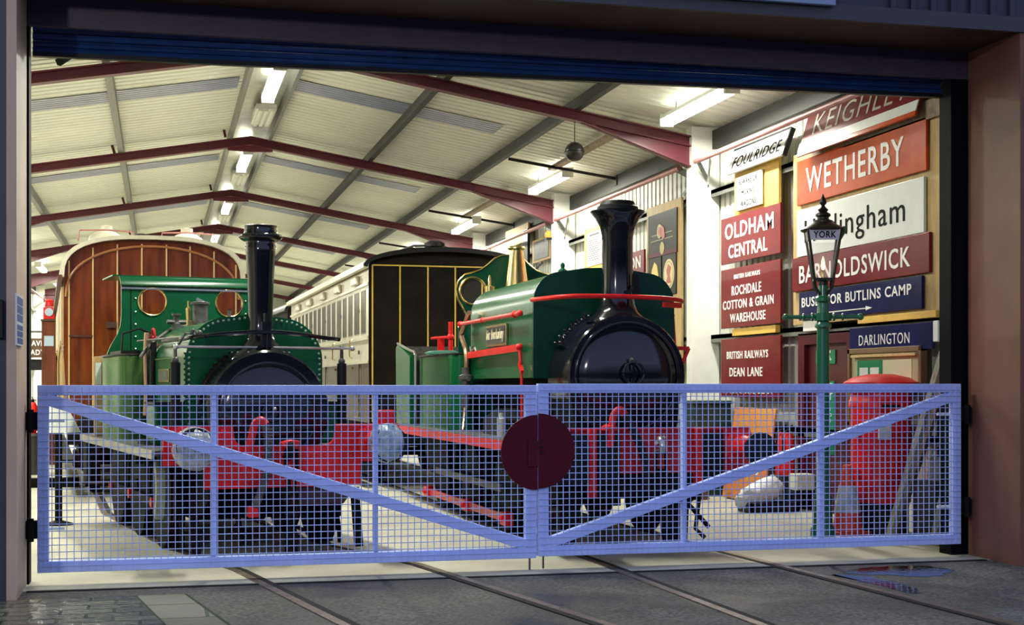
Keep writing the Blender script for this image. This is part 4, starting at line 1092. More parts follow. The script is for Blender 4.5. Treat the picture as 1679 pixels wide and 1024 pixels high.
while y < Y1 - 2.4:
    # compartment: quarter light, door light, quarter light
    for (a, w, dr) in ((0, .38, 0), (.62, .46, 1), (1.34, .38, 0)):
        f = obj('window_frame', G().box(-1.193, -1.185, y + a - .05, y + a + w + .05, 2.33, 3.06), CREAM, K, 0)
        obj('window_pane', G().box(-1.196, -1.190, y + a, y + a + w, 2.38, 3.01), GLASSD, f, 0)
        obj('frame_bead', G().prism([(y + a - .014, 2.366), (y + a + w + .014, 2.366), (y + a + w + .014, 3.024), (y + a - .014, 3.024)], -1.200, -1.192, 'yz', [[(y + a, 2.38), (y + a + w, 2.38), (y + a + w, 3.01), (y + a, 3.01)]]), BEADK, f, 0)
    d = obj('door', G().box(-1.1945, -1.185, y + .54, y + 1.16, 1.05, 3.06), CREAM, K, 0)
    obj('door_lower_panel', G().box(-1.212, -1.2, y + .56, y + 1.14, 1.07, 1.90), BROWN, d, 0)
    obj('door_hinge', G().box(-1.225, -1.2, y + .535, y + .56, 1.30, 1.36).box(-1.225, -1.2, y + .535, y + .56, 2.05, 2.11).box(-1.225, -1.2, y + .535, y + .56, 2.7, 2.76), IRON, d, 0)
    obj('grab_handle', G().tube([(-1.21, y + 1.2, 2.0), (-1.26, y + 1.2, 2.02), (-1.26, y + 1.2, 2.28), (-1.21, y + 1.2, 2.3)], .012, 6), BRASS, d, 40)
    obj('door_handle', G().box(-1.25, -1.2, y + 1.09, y + 1.13, 1.82, 1.86), BRASS, d, 0)
    obj('vent_hood', G().box(-1.26, -1.19, y + .60, y + 1.10, 3.14, 3.28), CREAM, d, 0, .02)
    y += 1.98
obj('underframe', G().box(-1.1, 1.1, Y0 + .1, Y1, .7, 1.0), BLACKM, K, 0)
obj('footboard', G().box(-1.32, -1.12, Y0 + .3, Y1, .55, .59), BLACKM, K, 0)
for yy in (11.3, 14.6, 17.8):
    for s in (-1, 1): wheel(K, s * .75, yy, .48, BLACKM)
    obj('axle', G().tube([(-.7, yy, .48), (.7, yy, .48)], .07, 12), BLACKM, K, 40)
obj('roof_vent', G().lathe([(.13, 3.60), (.13, 3.74), (.17, 3.75), (.17, 3.80), (.10, 3.84)], (-.02, Y0 + .8, 0), 'z', 16), BLACK, K, 40)
obj('roof_pipe', G().tube([(-.75, Y0 + .5, 3.60), (-.4, Y0 + .6, 3.74), (-.05, Y0 + .7, 3.76), (.3, Y0 + .7, 3.70)], .018, 8), IRON, K, 40)
obj('roof_rail', G().tube([(.35, Y0 + .4, 3.60), (1.15, Y0 + .4, 3.53)], .03, 8), BLACK, K, 40)
for s in (-1, 1):
    obj('buffer', G().lathe([(.14, Y0), (.10, Y0 - .05), (.09, Y0 - .36), (.19, Y0 - .38), (.19, Y0 - .42)], (s * .87, 0, 1.0), 'y', 24), BLACKM, K, 40)

D = thing('railway_carriage', 'dark carriage almost hidden beyond the cream carriage', 'carriage', (.95, 22.0, 0), 2.5)
da = [(1.15 * math.cos(math.pi * i / 16), 3.30 + .36 * math.sin(math.pi * i / 16)) for i in range(17)]
obj('body', G().prism([(1.12, .9), (1.15, 3.3)] + da[1:-1] + [(-1.15, 3.3), (-1.12, .9)], 0, 9), BLACKM, D, 30)
db = [(1.24 * math.cos(math.pi * i / 16), 3.31 + .40 * math.sin(math.pi * i / 16)) for i in range(17)]
obj('roof', G().prism(db + da[::-1], -.1, 9.1), BLACK, D, 40)
obj('underframe', G().box(-1, 1, 0.1, 9, .55, .9), BLACKM, D, 0)
for yy in (1.8, 7.0):
    for s in (-1, 1): wheel(D, s * .75, yy, .46, BLACKM)
# ------------------------------------------------------------------ signs on the right wall (face -x; local x runs towards the doorway)
def wall_sign(label, y_left, y_right, z0, z1, x, mat, lines=(), tmat=None, thick=.035, cat='sign', name='station_sign', group=None, tilt=0.0, bev=.006, flange=True):
    w = y_left - y_right; h = z1 - z0
    t = thing(name, label, cat, (x, (y_left + y_right) / 2, z0), -90, group)
    if tilt: t.rotation_euler = (math.radians(-tilt), 0, math.radians(-90))
    obj('plate', G().box(-w / 2, w / 2, 0, thick, 0, h), mat, t, 0, bev)
    for (s, cx, cz, tw, th, *rest) in lines:
        bold = rest[0] if rest else .022
        obj('lettering', text_into(G(), s, (cx - .5) * w, cz * h, tw * w, th * h, 0, bold, .005), rest[1] if len(rest) > 1 else tmat, t, 0)
    return t, w, h
SX = 4.70
wall_sign('orange enamel station sign reading WETHERBY', 4.86, 1.74, 3.83, 4.39, SX, SGN_ORANGE, [('WETHERBY', .47, .50, .77, .56, .012)], TXT_W)
wall_sign('white enamel station sign reading Hedingham in black, behind the lantern top', 4.86, 1.79, 3.18, 3.77, SX, SGN_WHITE, [('Hedingham', .475, .43, .80, .62, .0)], TXT_K)
wall_sign('maroon enamel station sign reading BARNOLDSWICK', 5.0, 1.68, 2.75, 3.175, SX, SGN_MAROON, [('BARNOLDSWICK', .475, .48, .82, .52, .014)], TXT_W)
t, w, h = wall_sign('navy bus direction sign with a white arrow under its wording', 4.80, 1.83, 2.38, 2.73, SX, SGN_NAVY, [('BUSES FOR BUTLINS CAMP', .48, .63, .90, .34, .014)], TXT_W)
g = G().box(-.24 * w, .09 * w, -.005, 0, .175 * h, .205 * h).prism([(.09 * w, .12 * h), (.14 * w, .19 * h), (.09 * w, .26 * h)], -.005, 0).box(-.25 * w, -.235 * w, -.005, 0, .13 * h, .25 * h)
obj('arrow', g, TXT_W, t, 0)
wall_sign('navy sign reading DARLINGTON in thin white letters', 3.45, 1.62, 1.95, 2.23, SX, SGN_NAVY, [('DARLINGTON', .44, .47, .62, .42, -.006)], TXT_W)
t, w, h = wall_sign('tilted maroon sign reading KEIGHLEY high up by the shutter', 4.60, 1.75, 4.47, 5.02, SX - .10, SGN_MAROON, [('KEIGHLEY', .50, .56, .80, .48, -.004)], M('pale_grey_lettering', (.52, .50, .38), .4), tilt=16)
obj('lower_band', G().box(-w / 2, w / 2, -.012, .0, -.02, .10), SGN_WHITE, t, 0, label='pale lower band')
obj('orange_edge', G().box(-w / 2, w / 2, -.008, .02, -.07, -.02), SGN_ORANGE, t, 0)
t, w, h = wall_sign('tilted white sign with raised black FOULRIDGE letters above the yellow board', 6.98, 5.15, 4.52, 4.90, SX - .08, SGN_WHITE, [('FOULRIDGE', .5, .42, .86, .46, .014)], TXT_K, tilt=20)
obj('dark_edge', G().box(-w / 2 - .01, w / 2 + .01, -.004, .05, h - .02, h + .012).box(w / 2, w / 2 + .04, -.004, .06, 0, h), BLACK, t, 0)
wall_sign('small white notice BEWARE OF MOVING WAGONS on yellow board', 6.82, 5.95, 3.99, 4.46, SX - .005, SGN_WHITE, [('BEWARE OF', .5, .82, .70, .15, 0), ('MOVING', .5, .50, .50, .15, 0), ('WAGONS', .5, .17, .60, .17, 0)], TXT_K, name='warning_notice', cat='sign', bev=.01)
wall_sign('maroon sign reading OLDHAM CENTRAL', 7.36, 5.35, 3.285, 3.94, SX, SGN_MAROON, [('OLDHAM', .49, .69, .82, .34, .018), ('CENTRAL', .47, .25, .66, .29, .016)], TXT_W)
wall_sign('maroon sign reading ROCHDALE COTTON & GRAIN WAREHOUSE', 7.36, 5.35, 2.375, 3.21, SX, SGN_MAROON, [('BRITISH RAILWAYS', .46, .85, .44, .075, .02), ('ROCHDALE', .45, .62, .50, .16, .014), ('COTTON & GRAIN', .47, .39, .86, .15, .014), ('WAREHOUSE', .47, .16, .60, .15, .014)], TXT_W)
t, w, h = wall_sign('maroon sign reading DEAN LANE GOODS & COAL DEPOT', 7.36, 5.35, 1.40, 2.22, SX, SGN_MAROON, [('BRITISH RAILWAYS', .46, .72, .70, .13, .014), ('DEAN LANE', .44, .43, .56, .15, .014), ('GOODS & COAL DEPOT', .46, .13, .86, .13, .014)], TXT_W)
# backing boards and battens
def board(label, y1, y0, z0, z1, x0, x1, mat, name='backing_board'):
    o = obj(name, G().box(0, x1 - x0, 0, y1 - y0, 0, z1 - z0), mat, None, 0, .004)
    o.location = (x0, y0, z0)
    return props(o, label, 'board')
board('large plywood board behind the stack of signs by the doorway', 5.06, 1.05, 2.33, 4.50, 4.745, 4.785, PLY)
board('yellow plywood board behind the small white moving wagons notice', 6.98, 5.50, 3.88, 4.60, 4.745, 4.785, PLYY)
board('grey weathered board strip above the right end of the orange sign', 3.6, 1.35, 4.36, 4.56, 4.70, 4.735, PLYD)
board('yellow wooden batten below the warehouse sign', 7.0, 5.55, 2.26, 2.36, 4.72, 4.79, PLYY, 'wooden_batten')
board('yellow wooden batten below the navy bus sign', 3.25, 1.55, 2.275, 2.35, 4.70, 4.79, PLYY, 'wooden_batten')
board('thin orange-brown shelf edge under the navy thin-lettered sign', 3.35, 1.9, 1.885, 1.915, 4.66, 4.80, PLY, 'wooden_batten')
# bay between the columns: crest boards
t = thing('crest_board', 'tall wooden board with painted railway crest panels beside the first column', 'display board', (4.74, 9.87, 1.65), -90)
obj('plank_back', G().box(-.80, .80, 0, .04, 0, 2.84), PLY, t, 0, .005)
def panel(x0, x1, z0, z1):
    return obj('crest_panel', G().box(x0, x1, -.02, 0, z0, z1), M('dark_olive_panel', (.010, .012, .008), .35, spec=.08), t, 0, .006)
p_ = panel(-.68, .66, 2.0, 2.70)
obj('crest', G().prism(circle(-.12, 2.40, .115), -.026, -.02).prism(circle(.0, 2.12, .10), -.026, -.02), M('gold_paint', (.38, .29, .08), .4), p_, 0)
obj('crest_red', G().prism([(-.03, 2.50), (.10, 2.44), (.14, 2.30), (.06, 2.24), (-.02, 2.30)], -.028, -.02).prism(circle(-.11, 2.40, .07), -.029, -.02), M('crest_red', (.35, .03, .03), .4), p_, 0)
obj('crest_stripe', G().box(-.55, .5, -.024, -.02, 2.255, 2.27).box(-.5, .45, -.024, -.02, 2.345, 2.36), M('olive_gold_stripe', (.20, .18, .06), .4), p_, 0)
obj('lower_band', G().box(-.68, .66, -.024, -.02, 2.0, 2.07), MAROON, p_, 0)
p_ = panel(-.68, -.05, 1.35, 2.0)
obj('crest', G().prism([(-.52, 1.42), (-.18, 1.42), (-.16, 1.65), (-.24, 1.86), (-.36, 1.92), (-.48, 1.80), (-.55, 1.62)], -.026, -.02), TXT_Y, p_, 0)
obj('crest_red', G().prism([(-.46, 1.46), (-.24, 1.46), (-.28, 1.66), (-.40, 1.72)], -.03, -.02), M('crest_red_deep', (.30, .03, .03), .4), p_, 0)
p_ = panel(.0, .62, 1.35, 2.0)
obj('crest', G().prism(circle(.31, 1.68, .24), -.024, -.02).prism(circle(.31, 1.68, .19), -.027, -.02), M('cream_roundel', (.62, .55, .28), .4), p_, 0)
obj('crest_red', G().prism(circle(.31, 1.68, .205), -.0255, -.02, 'xz', [circle(.31, 1.68, .195)]).prism([(.20, 1.54), (.42, 1.54), (.36, 1.66), (.42, 1.78), (.30, 1.84), (.22, 1.74), (.27, 1.64)], -.031, -.02), M('roundel_red', (.40, .05, .014), .4), p_, 0)
wall_sign('maroon sign with white letters mostly hidden behind the right chimney', 12.9, 10.70, 3.45, 3.83, SX, SGN_MAROON, [('STATION', .55, .5, .75, .55, .014)], TXT_W)
t, w, h = wall_sign('white printed notice on a yellow board left of the right chimney', 14.24, 12.6, 3.70, 4.52, 4.74, PLYY, [], TXT_K, name='notice_board', cat='notice')
obj('notice', G().box(-.62, .30, -.012, 0, .10, .72), SGN_WHITE, t, 0)
g = G()
for k in range(11): g.box(-.52, .2 - .05 * (k % 3), -.015, -.011, .60 - .04 * k, .615 - .04 * k)
g.box(-.45, .15, -.015, -.011, .655, .69)
obj('print', g, M('grey_print', (.06, .06, .06), .6, spec=.05), t, 0)
t, w, h = wall_sign('dark framed photograph on the wall beyond the second column', 18.15, 16.70, 4.2, 4.69, 4.74, PLY, [], TXT_K, name='framed_photograph', cat='picture')
obj('picture', G().box(-.55, .62, -.01, 0, .05, .44), M('dark_photo', (.04, .04, .04), .5, var=.8, vscale=5), t, 0)
obj('shelf_fitting', G().bar((-.2, -.15, -.25), (.3, -.05, -.05), .05, .018), BLACK, t, 0)
board('pale brown panel fixed high under the right eaves beyond the second column', 20.6, 18.5, 4.75, 5.15, 4.74, 4.78, PLY)
board('black upright board beyond the second column', 18.9, 18.4, 2.5, 5.0, 4.70, 4.76, BLACK)
t = thing('warning_beacon', 'small orange lamp on the second white column', 'lamp', (4.44, 15.75, 4.52))
obj('lens', G().lathe([(.06, 0), (.07, .02), (.065, .10), (.03, .14)], (0, 0, 0), 'z', 16), M('amber_lens', (.8, .30, .05), .3), t)
obj('base', G().box(-.05, .06, -.05, .05, -.04, .0), BLACK, t, 0)

# fire door
struct('door_1', G().box(4.86, 4.90, 3.72, 4.86, 0, 2.08), M('dark_maroon_door', (.085, .010, .016), .4), 0)
g = G().box(4.80, 4.95, 4.86, 5.04, 0, 2.22).box(4.80, 4.95, 3.54, 3.72, 0, 2.22).box(4.80, 4.95, 3.72, 4.86, 2.08, 2.22)
struct('door_frame', g, MAROON, 0)
struct('door_panel', G().box(4.83, 4.90, 3.30, 3.54, 0, 2.24), M('deep_purple_panel', (.06, .008, .02), .4), 0)
t = thing('exit_light', 'white emergency light box above the maroon fire door', 'light', (4.76, 4.45, 2.24), -90)
obj('box', G().box(-.30, .30, -.03, .05, 0, .14), WHITE, t, 0, .008)
t, w, h = wall_sign('small green running man exit sign on the fire door', 4.62, 4.10, 1.83, 2.0, 4.845, DGREEN_SIGN, [], TXT_W, thick=.008, name='exit_sign', bev=0)
g = G().box(-.20, -.06, -.003, 0, .04, .06).box(-.20, -.18, -.003, 0, .04, .14).box(-.20, -.06, -.003, 0, .12, .14)
g.prism([(.02, .04), (.05, .04), (.08, .09), (.13, .04), (.16, .05), (.11, .11), (.12, .14), (.05, .13)], -.003, 0).prism(circle(.13, .15, .017, 12), -.003, 0)
obj('pictogram', g, TXT_W, t, 0)
t, w, h = wall_sign('tall green and white FIRE EXIT sign on the fire door behind the lamp post', 4.60, 4.12, .72, 1.62, 4.845, DGREEN_SIGN, [('FIRE', .5, .92, .8, .10, .018), ('EXIT', .5, .79, .8, .10, .018), ('PUSH', .5, .62, .6, .05, .014), ('BAR TO', .5, .54, .7, .05, .014), ('OPEN', .5, .46, .6, .05, .014), ('KEEP', .5, .30, .6, .05, .014), ('CLEAR', .5, .22, .7, .05, .014)], TXT_W, thick=.008, name='fire_exit_sign', bev=0)
# poster case by the door
t = thing('poster_case', 'wood framed notice case with green and white posters behind the pillar box', 'notice board', (4.72, 2.66, 1.15), -90)
obj('back', G().box(-.78, .78, .0, .05, 0, .80), M('pale_buff_backing', (.45, .40, .25), .6), t, 0)
obj('frame', G().box(-.83, .83, -.03, .05, .78, .84).box(-.83, .83, -.03, .05, -.05, .0).box(-.83, -.77, -.03, .05, -.05, .84).box(.77, .83, -.03, .05, -.05, .84), M('brown_case_frame', (.16, .08, .035), .5), t, 0, .006)
for k, (a, b, m_) in enumerate(((-.62, -.05, DGREEN_SIGN), (-.02, .60, M('pale_poster', (.62, .62, .42), .6)))):
    p_ = obj('poster', G().box(a, b, -.008, 0, .12, .70), m_, t, 0)
    if k == 0:
        obj('poster_picture', G().box(a + .06, a + .26, -.011, -.008, .30, .62).box(a + .31, a + .51, -.011, -.008, .30, .62), SGN_WHITE, p_, 0)
# pale rag at the end of the navy sign
o = obj('electrical_box', G().box(-.06, .02, -.05, .05, -.10, .12).box(-.03, .0, -.09, .09, .06, .10), SGN_WHITE, None, 0, .01)
o.location = (4.76, 1.56, 2.12); props(o, 'small white electrical box at the right end of the navy thin-lettered sign', 'electrical box')
o = obj('conduit_box', G().box(-.03, .03, -.04, .04, 0, .22), M('lilac_grey_box', (.45, .43, .52), .5), None, 0, .006)
o.location = (4.72, 1.18, 4.05); props(o, 'narrow pale switch box at the far right beside the orange sign', 'switch box')

# ------------------------------------------------------------------ lamp post
t = thing('street_lamp', 'green cast iron lamp post with a black YORK lantern and lit flame', 'street lamp', (3.55, 1.8, 0), -20)
obj('post', G().lathe([(.13, 0), (.13, .08), (.10, .12), (.095, .36), (.105, .40), (.08, .46), (.072, .90), (.068, 1.6), (.062, 2.15), (.085, 2.17), (.085, 2.20), (.060, 2.23), (.058, 2.42), (.078, 2.44), (.078, 2.47), (.055, 2.49), (.05, 2.60)], (0, 0, 0), 'z', 28), LAMPGREEN, t, 40)
g = G().tube([(-.36, 0, 2.275), (.36, 0, 2.275)], .022, 10).lathe([(.085, 2.235), (.085, 2.315)], (0, 0, 0), 'z', 20)
for s in (-1, 1):
    g.sphere((s * .38, 0, 2.275), .036, 12); g.ring((s * .20, 0, 2.275), .026, .014, 'x', 16, 6); g.ring((s * .11, 0, 2.275), .032, .014, 'x', 16, 6)
obj('ladder_bar', g, LAMPGREEN, t, 40)
ln = obj('lantern_frame', (lambda g_: g_)(G()).box(-.10, .10, -.10, .10, 2.65, 2.675), LAMPK, t, 0)
g = G().tube([(0, 0, 2.58), (0, 0, 2.66)], .05, 12)
for sx in (-1, 1):
    for sy in (-1, 1):
        g.bar((sx * .095, sy * .095, 2.66), (sx * .168, sy * .168, 3.17), .02, .02)
        g.tube([(sx * .03, sy * .03, 2.50), (sx * .085, sy * .085, 2.58), (sx * .095, sy * .095, 2.66)], .014, 6)
obj('corner_bars', g, LAMPK, ln, 0)
g = G()
for a in range(4):
    c, s = math.cos(a * math.pi / 2), math.sin(a * math.pi / 2)
    P = lambda x, y, z: (c * x - s * y, s * x + c * y, z)
    g.hexa([P(-.093, -.095, 2.67), P(.093, -.095, 2.67), P(.093, -.092, 2.67), P(-.093, -.092, 2.67), P(-.15, -.152, 3.06), P(.15, -.152, 3.06), P(.15, -.149, 3.06), P(-.15, -.149, 3.06)])
obj('lantern_glass', g, GLASSL, ln, 0)
np_ = obj('name_panel', G().hexa([(-.145, -.157, 3.06), (.145, -.157, 3.06), (.145, -.145, 3.06), (-.145, -.145, 3.06), (-.158, -.173, 3.165), (.158, -.173, 3.165), (.158, -.160, 3.165), (-.158, -.160, 3.165)]), M('lilac_white_panel', (.72, .70, .80), .3), ln, 0, label='pale panel reading YORK')
obj('name_panel_side', G().hexa([(-.157, -.145, 3.06), (-.145, -.145, 3.06), (-.145, .145, 3.06), (-.157, .145, 3.06), (-.172, -.158, 3.165), (-.158, -.158, 3.165), (-.158, .158, 3.165), (-.172, .158, 3.165)]), LAMPK, ln, 0)
vs_, fs = text_mesh('YORK', .02)
obj('lettering', G().add([(v[0] * .23, -.167 - v[1] * .011 - v[2] * .1, 3.112 + v[1] * .068) for v in vs_], fs), TXT_K, np_, 0)
obj('lantern_top', G().lathe([(.225, 3.16), (.235, 3.175), (.22, 3.19), (.10, 3.25), (.10, 3.27), (.06, 3.285), (.06, 3.305), (.08, 3.32), (.075, 3.34), (.04, 3.36), (.055, 3.385), (.03, 3.405), (.016, 3.425), (.036, 3.45), (.036, 3.47), (.012, 3.52), (.004, 3.545)], (0, 0, 0), 'z', 28), LAMPK, t, 40)
fl = obj('burner', G().lathe([(.03, 2.67), (.02, 2.74), (.025, 2.76)], (0, 0, 0), 'z', 12), BRASS, t, 40)
obj('flame', G().lathe([(.012, 2.765), (.022, 2.80), (.016, 2.85), (.003, 2.90)], (0, 0, 0), 'z', 10), FLAME, fl, 40)
obj('cross_lamp_bracket', G().tube([(.17, -.05, 3.08), (.20, -.10, 3.14), (.20, -.10, 3.20)], .016, 6), LAMPGREEN, t, 40)

# ------------------------------------------------------------------ pillar box
t = thing('pillar_box', 'red cylindrical pillar box with a black base and domed cap', 'post box', (4.36, 2.08, 0))
obj('base', G().lathe([(.29, 0), (.29, .26), (.30, .34)], (0, 0, 0), 'z', 36), BLACK, t, 40, label='black base')
obj('body', G().lathe([(.315, .33), (.315, 1.32), (.335, 1.34), (.335, 1.40), (.32, 1.42), (.32, 1.50)], (0, 0, 0), 'z', 44), RED, t, 40)
cp = obj('cap', G().lathe([(.32, 1.48), (.385, 1.52), (.395, 1.56), (.39, 1.60), (.30, 1.65), (.15, 1.685), (.02, 1.69)], (0, 0, 0), 'z', 44), RED, t, 50)
g = G()
for k in range(48):
    a = 2 * math.pi * k / 48; g.sphere((.385 * math.cos(a), .385 * math.sin(a), 1.535), .014, 6)
obj('cap_beading', g, RED, cp, 40)
obj('slot_hood', G().box(-.20, .06, -.345, -.29, 1.30, 1.42), RED, t, 0, .012)
obj('posting_slot', G().box(-.17, .03, -.352, -.34, 1.335, 1.365), BLACK, t, 0)
dr = obj('door', G().prism([(.325 * math.sin(math.radians(a)), -.325 * math.cos(math.radians(a))) for a in range(-40, 30, 5)] + [(.31 * math.sin(math.radians(a)), -.31 * math.cos(math.radians(a))) for a in range(25, -45, -5)], .42, 1.24, 'xy'), RED, t, 40)
obj('notice_plate', G().box(-.20, -.06, -.338, -.31, 1.0, 1.2), SGN_WHITE, dr, 0)
obj('hinge', G().tube([(-.32, -.10, .55), (-.32, -.10, .68)], .015, 8).tube([(-.32, -.10, 1.0), (-.32, -.10, 1.13)], .015, 8), REDD, t, 40)

# ------------------------------------------------------------------ cone
t = thing('traffic_cone', 'red traffic cone with a silver sleeve in front of the pillar box', 'traffic cone', (3.90, 1.94, 0), 20)
obj('base', G().box(-.18, .18, -.18, .18, 0, .04), CONE, t, 0, .012)
obj('cone_body', G().lathe([(.16, .04), (.155, .07), (.13, .25), (.052, .70), (.05, .73), (.03, .735)], (0, 0, 0), 'z', 28), CONE, t, 40)
obj('sleeve', G().lathe([(.136, .235), (.14, .24), (.092, .52), (.088, .52)], (0, 0, 0), 'z', 28), REFL, t, 40, label='silver reflective sleeve')

# ------------------------------------------------------------------ leaning planks
def plank(a, b, w, th, mat, label, group='boards leaning by the doorway'):
    o = obj('wooden_plank', G().bar(a, b, w, th, (1, 0, .2)), mat, None, 0, .004)
    return props(o, label, 'plank', group)
plank((3.84, .98, .03), (4.68, 1.0, 2.56), .05, .10, GREYW, 'long grey weathered plank leaning furthest left by the doorway')
plank((4.02, 1.22, .03), (4.66, 1.24, 1.72), .04, .12, BRICKISH, 'brown plank leaning right of the long grey plank')
plank((4.22, .78, .03), (4.62, .80, 1.60), .04, .10, GREYW, 'short grey plank leaning nearest the right jamb')
o = obj('tool_chest', G().box(-.2, .2, -.22, .22, 0, .55).box(-.18, .18, -.20, .20, .55, .60), M('dark_chest', (.03, .03, .03), .6, var=.4), None, 0, .01)
o.location = (4.62, 1.32, 0); props(o, 'dark wooden chest behind the leaning planks', 'chest')
o = obj('paint_tin', G().lathe([(.09, 0), (.09, .22), (.095, .22), (.095, .235), (.08, .235)], (0, 0, 0), 'z', 20), M('pale_tin', (.25, .25, .27), .4, .4), None, 40)
o.location = (4.58, 1.32, .60); props(o, 'pale metal tin on the dark chest behind the planks', 'tin')

# ------------------------------------------------------------------ things along the right wall floor
t = thing('station_sign', 'orange sign leaning against the wall behind the right buffer', 'sign', (4.50, 6.16, .02), -90)
t.rotation_euler = (math.radians(-9), 0, math.radians(-90))
obj('plate', G().box(-.68, .68, 0, .03, 0, 1.26), M('faded_orange_enamel', (.72, .20, .05), .3, col2=(.62, .30, .06), vscale=2, coat=.3), t, 0, .008)
obj('lettering', text_into(G(), 'BRITISH RAILWAYS', .02, .86, 1.12, .10, 0, .03, .004), TXT_W, t, 0)
obj('lettering', text_into(G(), 'GOODS', .02, .42, .8, .12, 0, .03, .004), TXT_W, t, 0)
o = props(obj('wooden_stump', G().lathe([(.22, 0), (.21, .02), (.20, .36), (.18, .38)], (0, 0, 0), 'z', 18), BRICKISH, None, 40), 'brown wooden tub at the foot of the leaning orange sign', 'tub')
o.location = (4.05, 6.75, 0)
o = props(obj('storage_trunk', G().box(-.28, .28, -.28, .28, 0, 1.30).box(-.30, .30, -.30, .30, 1.30, 1.35), M('dark_green_trunk', (.015, .035, .028), .45, var=.3), None, 0, .01), 'dark green storage cabinet below the maroon signs, behind the right engine buffer', 'cabinet')
o.location = (4.46, 7.36, 0)
# white sack on a black tray
o = props(obj('plastic_tray', G().box(-.32, .32, -.2, .2, 0, .03).box(-.32, .32, -.2, -.17, .03, .12).box(-.32, .32, .17, .2, .03, .12).box(-.32, -.29, -.2, .2, .03, .12).box(.29, .32, -.2, .2, .03, .12), BLACK, None, 0), 'low black plastic tray under the white sack', 'tray')
o.location = (4.22, 4.66, 0)
rnd = random.Random(4); g = G(); n = 22; m = 12; vs_ = []
for i in range(m):
    q = i / (m - 1)
    rr = .22 * (math.sin(math.pi * min(1, .12 + q * .93)) ** .6)
    for k in range(n):
        a = 2 * math.pi * k / n
        w_ = rr * (1 + rnd.uniform(-.13, .13))
        vs_.append((w_ * 1.25 * math.cos(a) - .22 + .30 * q, w_ * .8 * math.sin(a), .02 + .40 * q + rnd.uniform(-.01, .01)))
g.add(vs_, [(i * n + k, i * n + (k + 1) % n, (i + 1) * n + (k + 1) % n, (i + 1) * n + k) for i in range(m - 1) for k in range(n)] + [tuple(range(n - 1, -1, -1)), tuple((m - 1) * n + k for k in range(n))])
o = props(obj('plastic_sack', g, BAGW, None, 80), 'crumpled white plastic sack lying in the black tray', 'sack')
o.location = (4.22, 4.70, .032)
o = props(obj('cardboard_box', G().box(-.12, .12, -.12, .12, 0, .20), M('pale_box', (.62, .62, .50), .6), None, 0, .006), 'small cream box beside the white sack', 'box')
o.location = (4.70, 4.72, .26)
o = props(obj('stool', G().box(-.14, .14, -.14, .14, .22, .26).box(-.13, -.09, -.13, -.09, 0, .22).box(.09, .13, -.13, -.09, 0, .22).box(-.13, -.09, .09, .13, 0, .22).box(.09, .13, .09, .13, 0, .22), BLACK, None, 0), 'low black stool under the small cream box', 'stool')
o.location = (4.70, 4.72, 0)
ex = thing('fire_extinguisher', 'red fire extinguisher standing left of the fire door, nearer the orange sign', 'fire extinguisher', (4.66, 5.215, .42), 0, 'fire extinguishers by the fire door')
obj('cylinder', G().lathe([(.08, 0), (.085, .02), (.085, .46), (.05, .53), (.03, .55)], (0, 0, 0), 'z', 22), RED, ex, 40)
obj('valve', G().lathe([(.025, .54), (.025, .60)], (0, 0, 0), 'z', 10).bar((0, .02, .60), (0, -.12, .64), .02, .014), BLACK, ex, 0)
obj('hose', G().tube([(0, -.02, .58), (-.09, -.05, .52), (-.10, -.05, .25)], .012, 8, smooth=3), BLACK, ex, 40)
dup(ex, (4.66, 5.025, .42), 0, 'red fire extinguisher standing left of the fire door, nearer the door frame')
o = props(obj('wall_stand', G().box(-.12, .12, -.19, .19, 0, .40).box(-.13, .13, -.20, .20, .40, .42), M('dark_stand', (.02, .02, .022), .5), None, 0, .006), 'low dark stand carrying the fire extinguishers', 'stand')
o.location = (4.66, 5.12, 0)

# ------------------------------------------------------------------ left side of the shed
t = thing('notice_sign', 'narrow white and blue notice on the left door jamb', 'sign', (-4.128, -.655, 1.86), 90)
obj('plate', G().box(-.235, .235, -.012, 0, 0, .375), SGN_WHITE, t, 0)
g = G()
for (z0, z1) in ((.30, .355), (.235, .29), (.175, .225), (.115, .15), (.065, .105), (.015, .055)):
    g.box(-.20, .20, -.015, -.012, z0, z1)
obj('print_block', g, M('blue_print', (.03, .08, .30), .4), t, 0)
o = props(obj('gate_catch', G().box(-.11, .11, -.05, 0, -.14, .14).tube([(-.05, -.06, .08), (-.05, -.05, .08)], .02, 8).tube([(.05, -.06, -.08), (.05, -.05, -.08)], .02, 8), BLACK, None, 0, .006), 'black bolted plate on the outer wall left of the doorway', 'bracket')
o.location = (-4.33, -.75, 2.05)
o = props(obj('wall_hook', G().box(-.03, .03, -.04, 0, -.08, .08).tube([(0, -.04, .014), (0, -.10, .014), (0, -.10, .09)], .012, 6), BLACK, None, 0), 'small black hook on the outer wall right of the doorway', 'hook')
o.location = (4.33, -.79, 2.28)
t, w, h = None, 0, 0
def facing_sign(label, x, y, z0, w, h, mat, lines, tmat, name='hanging_sign'):
    t = thing(name, label, 'sign', (x, y, z0))
    obj('plate', G().box(-w / 2, w / 2, 0, .03, 0, h), mat, t, 0, .005)
    for (s, cx, cz, tw, th) in lines:
        obj('lettering', text_into(G(), s, (cx - .5) * w, cz * h, tw * w, th * h, 0, .02, .006), tmat, t, 0)
    return t
hs = facing_sign('brown sign reading HAVE READY hanging at the far left wall', -6.03, 24.0, 2.23, .62, .46, BROWN, [('HAVE', .55, .74, .62, .28), ('READY', .5, .27, .80, .28)], TXT_W)
obj('hanger', G().tube([(-.25, .015, .46), (-.25, .015, .60)], .012, 6).tube([(.25, .015, .46), (.25, .015, .60)], .012, 6).box(-1.82, .5, 0, .04, .59, .64), IRON, hs, 0)
o = props(obj('wall_box', G().box(-.36, .36, 0, .2, 0, .26), BLACK, None, 0, .01), 'black box under the brown hanging sign', 'box')
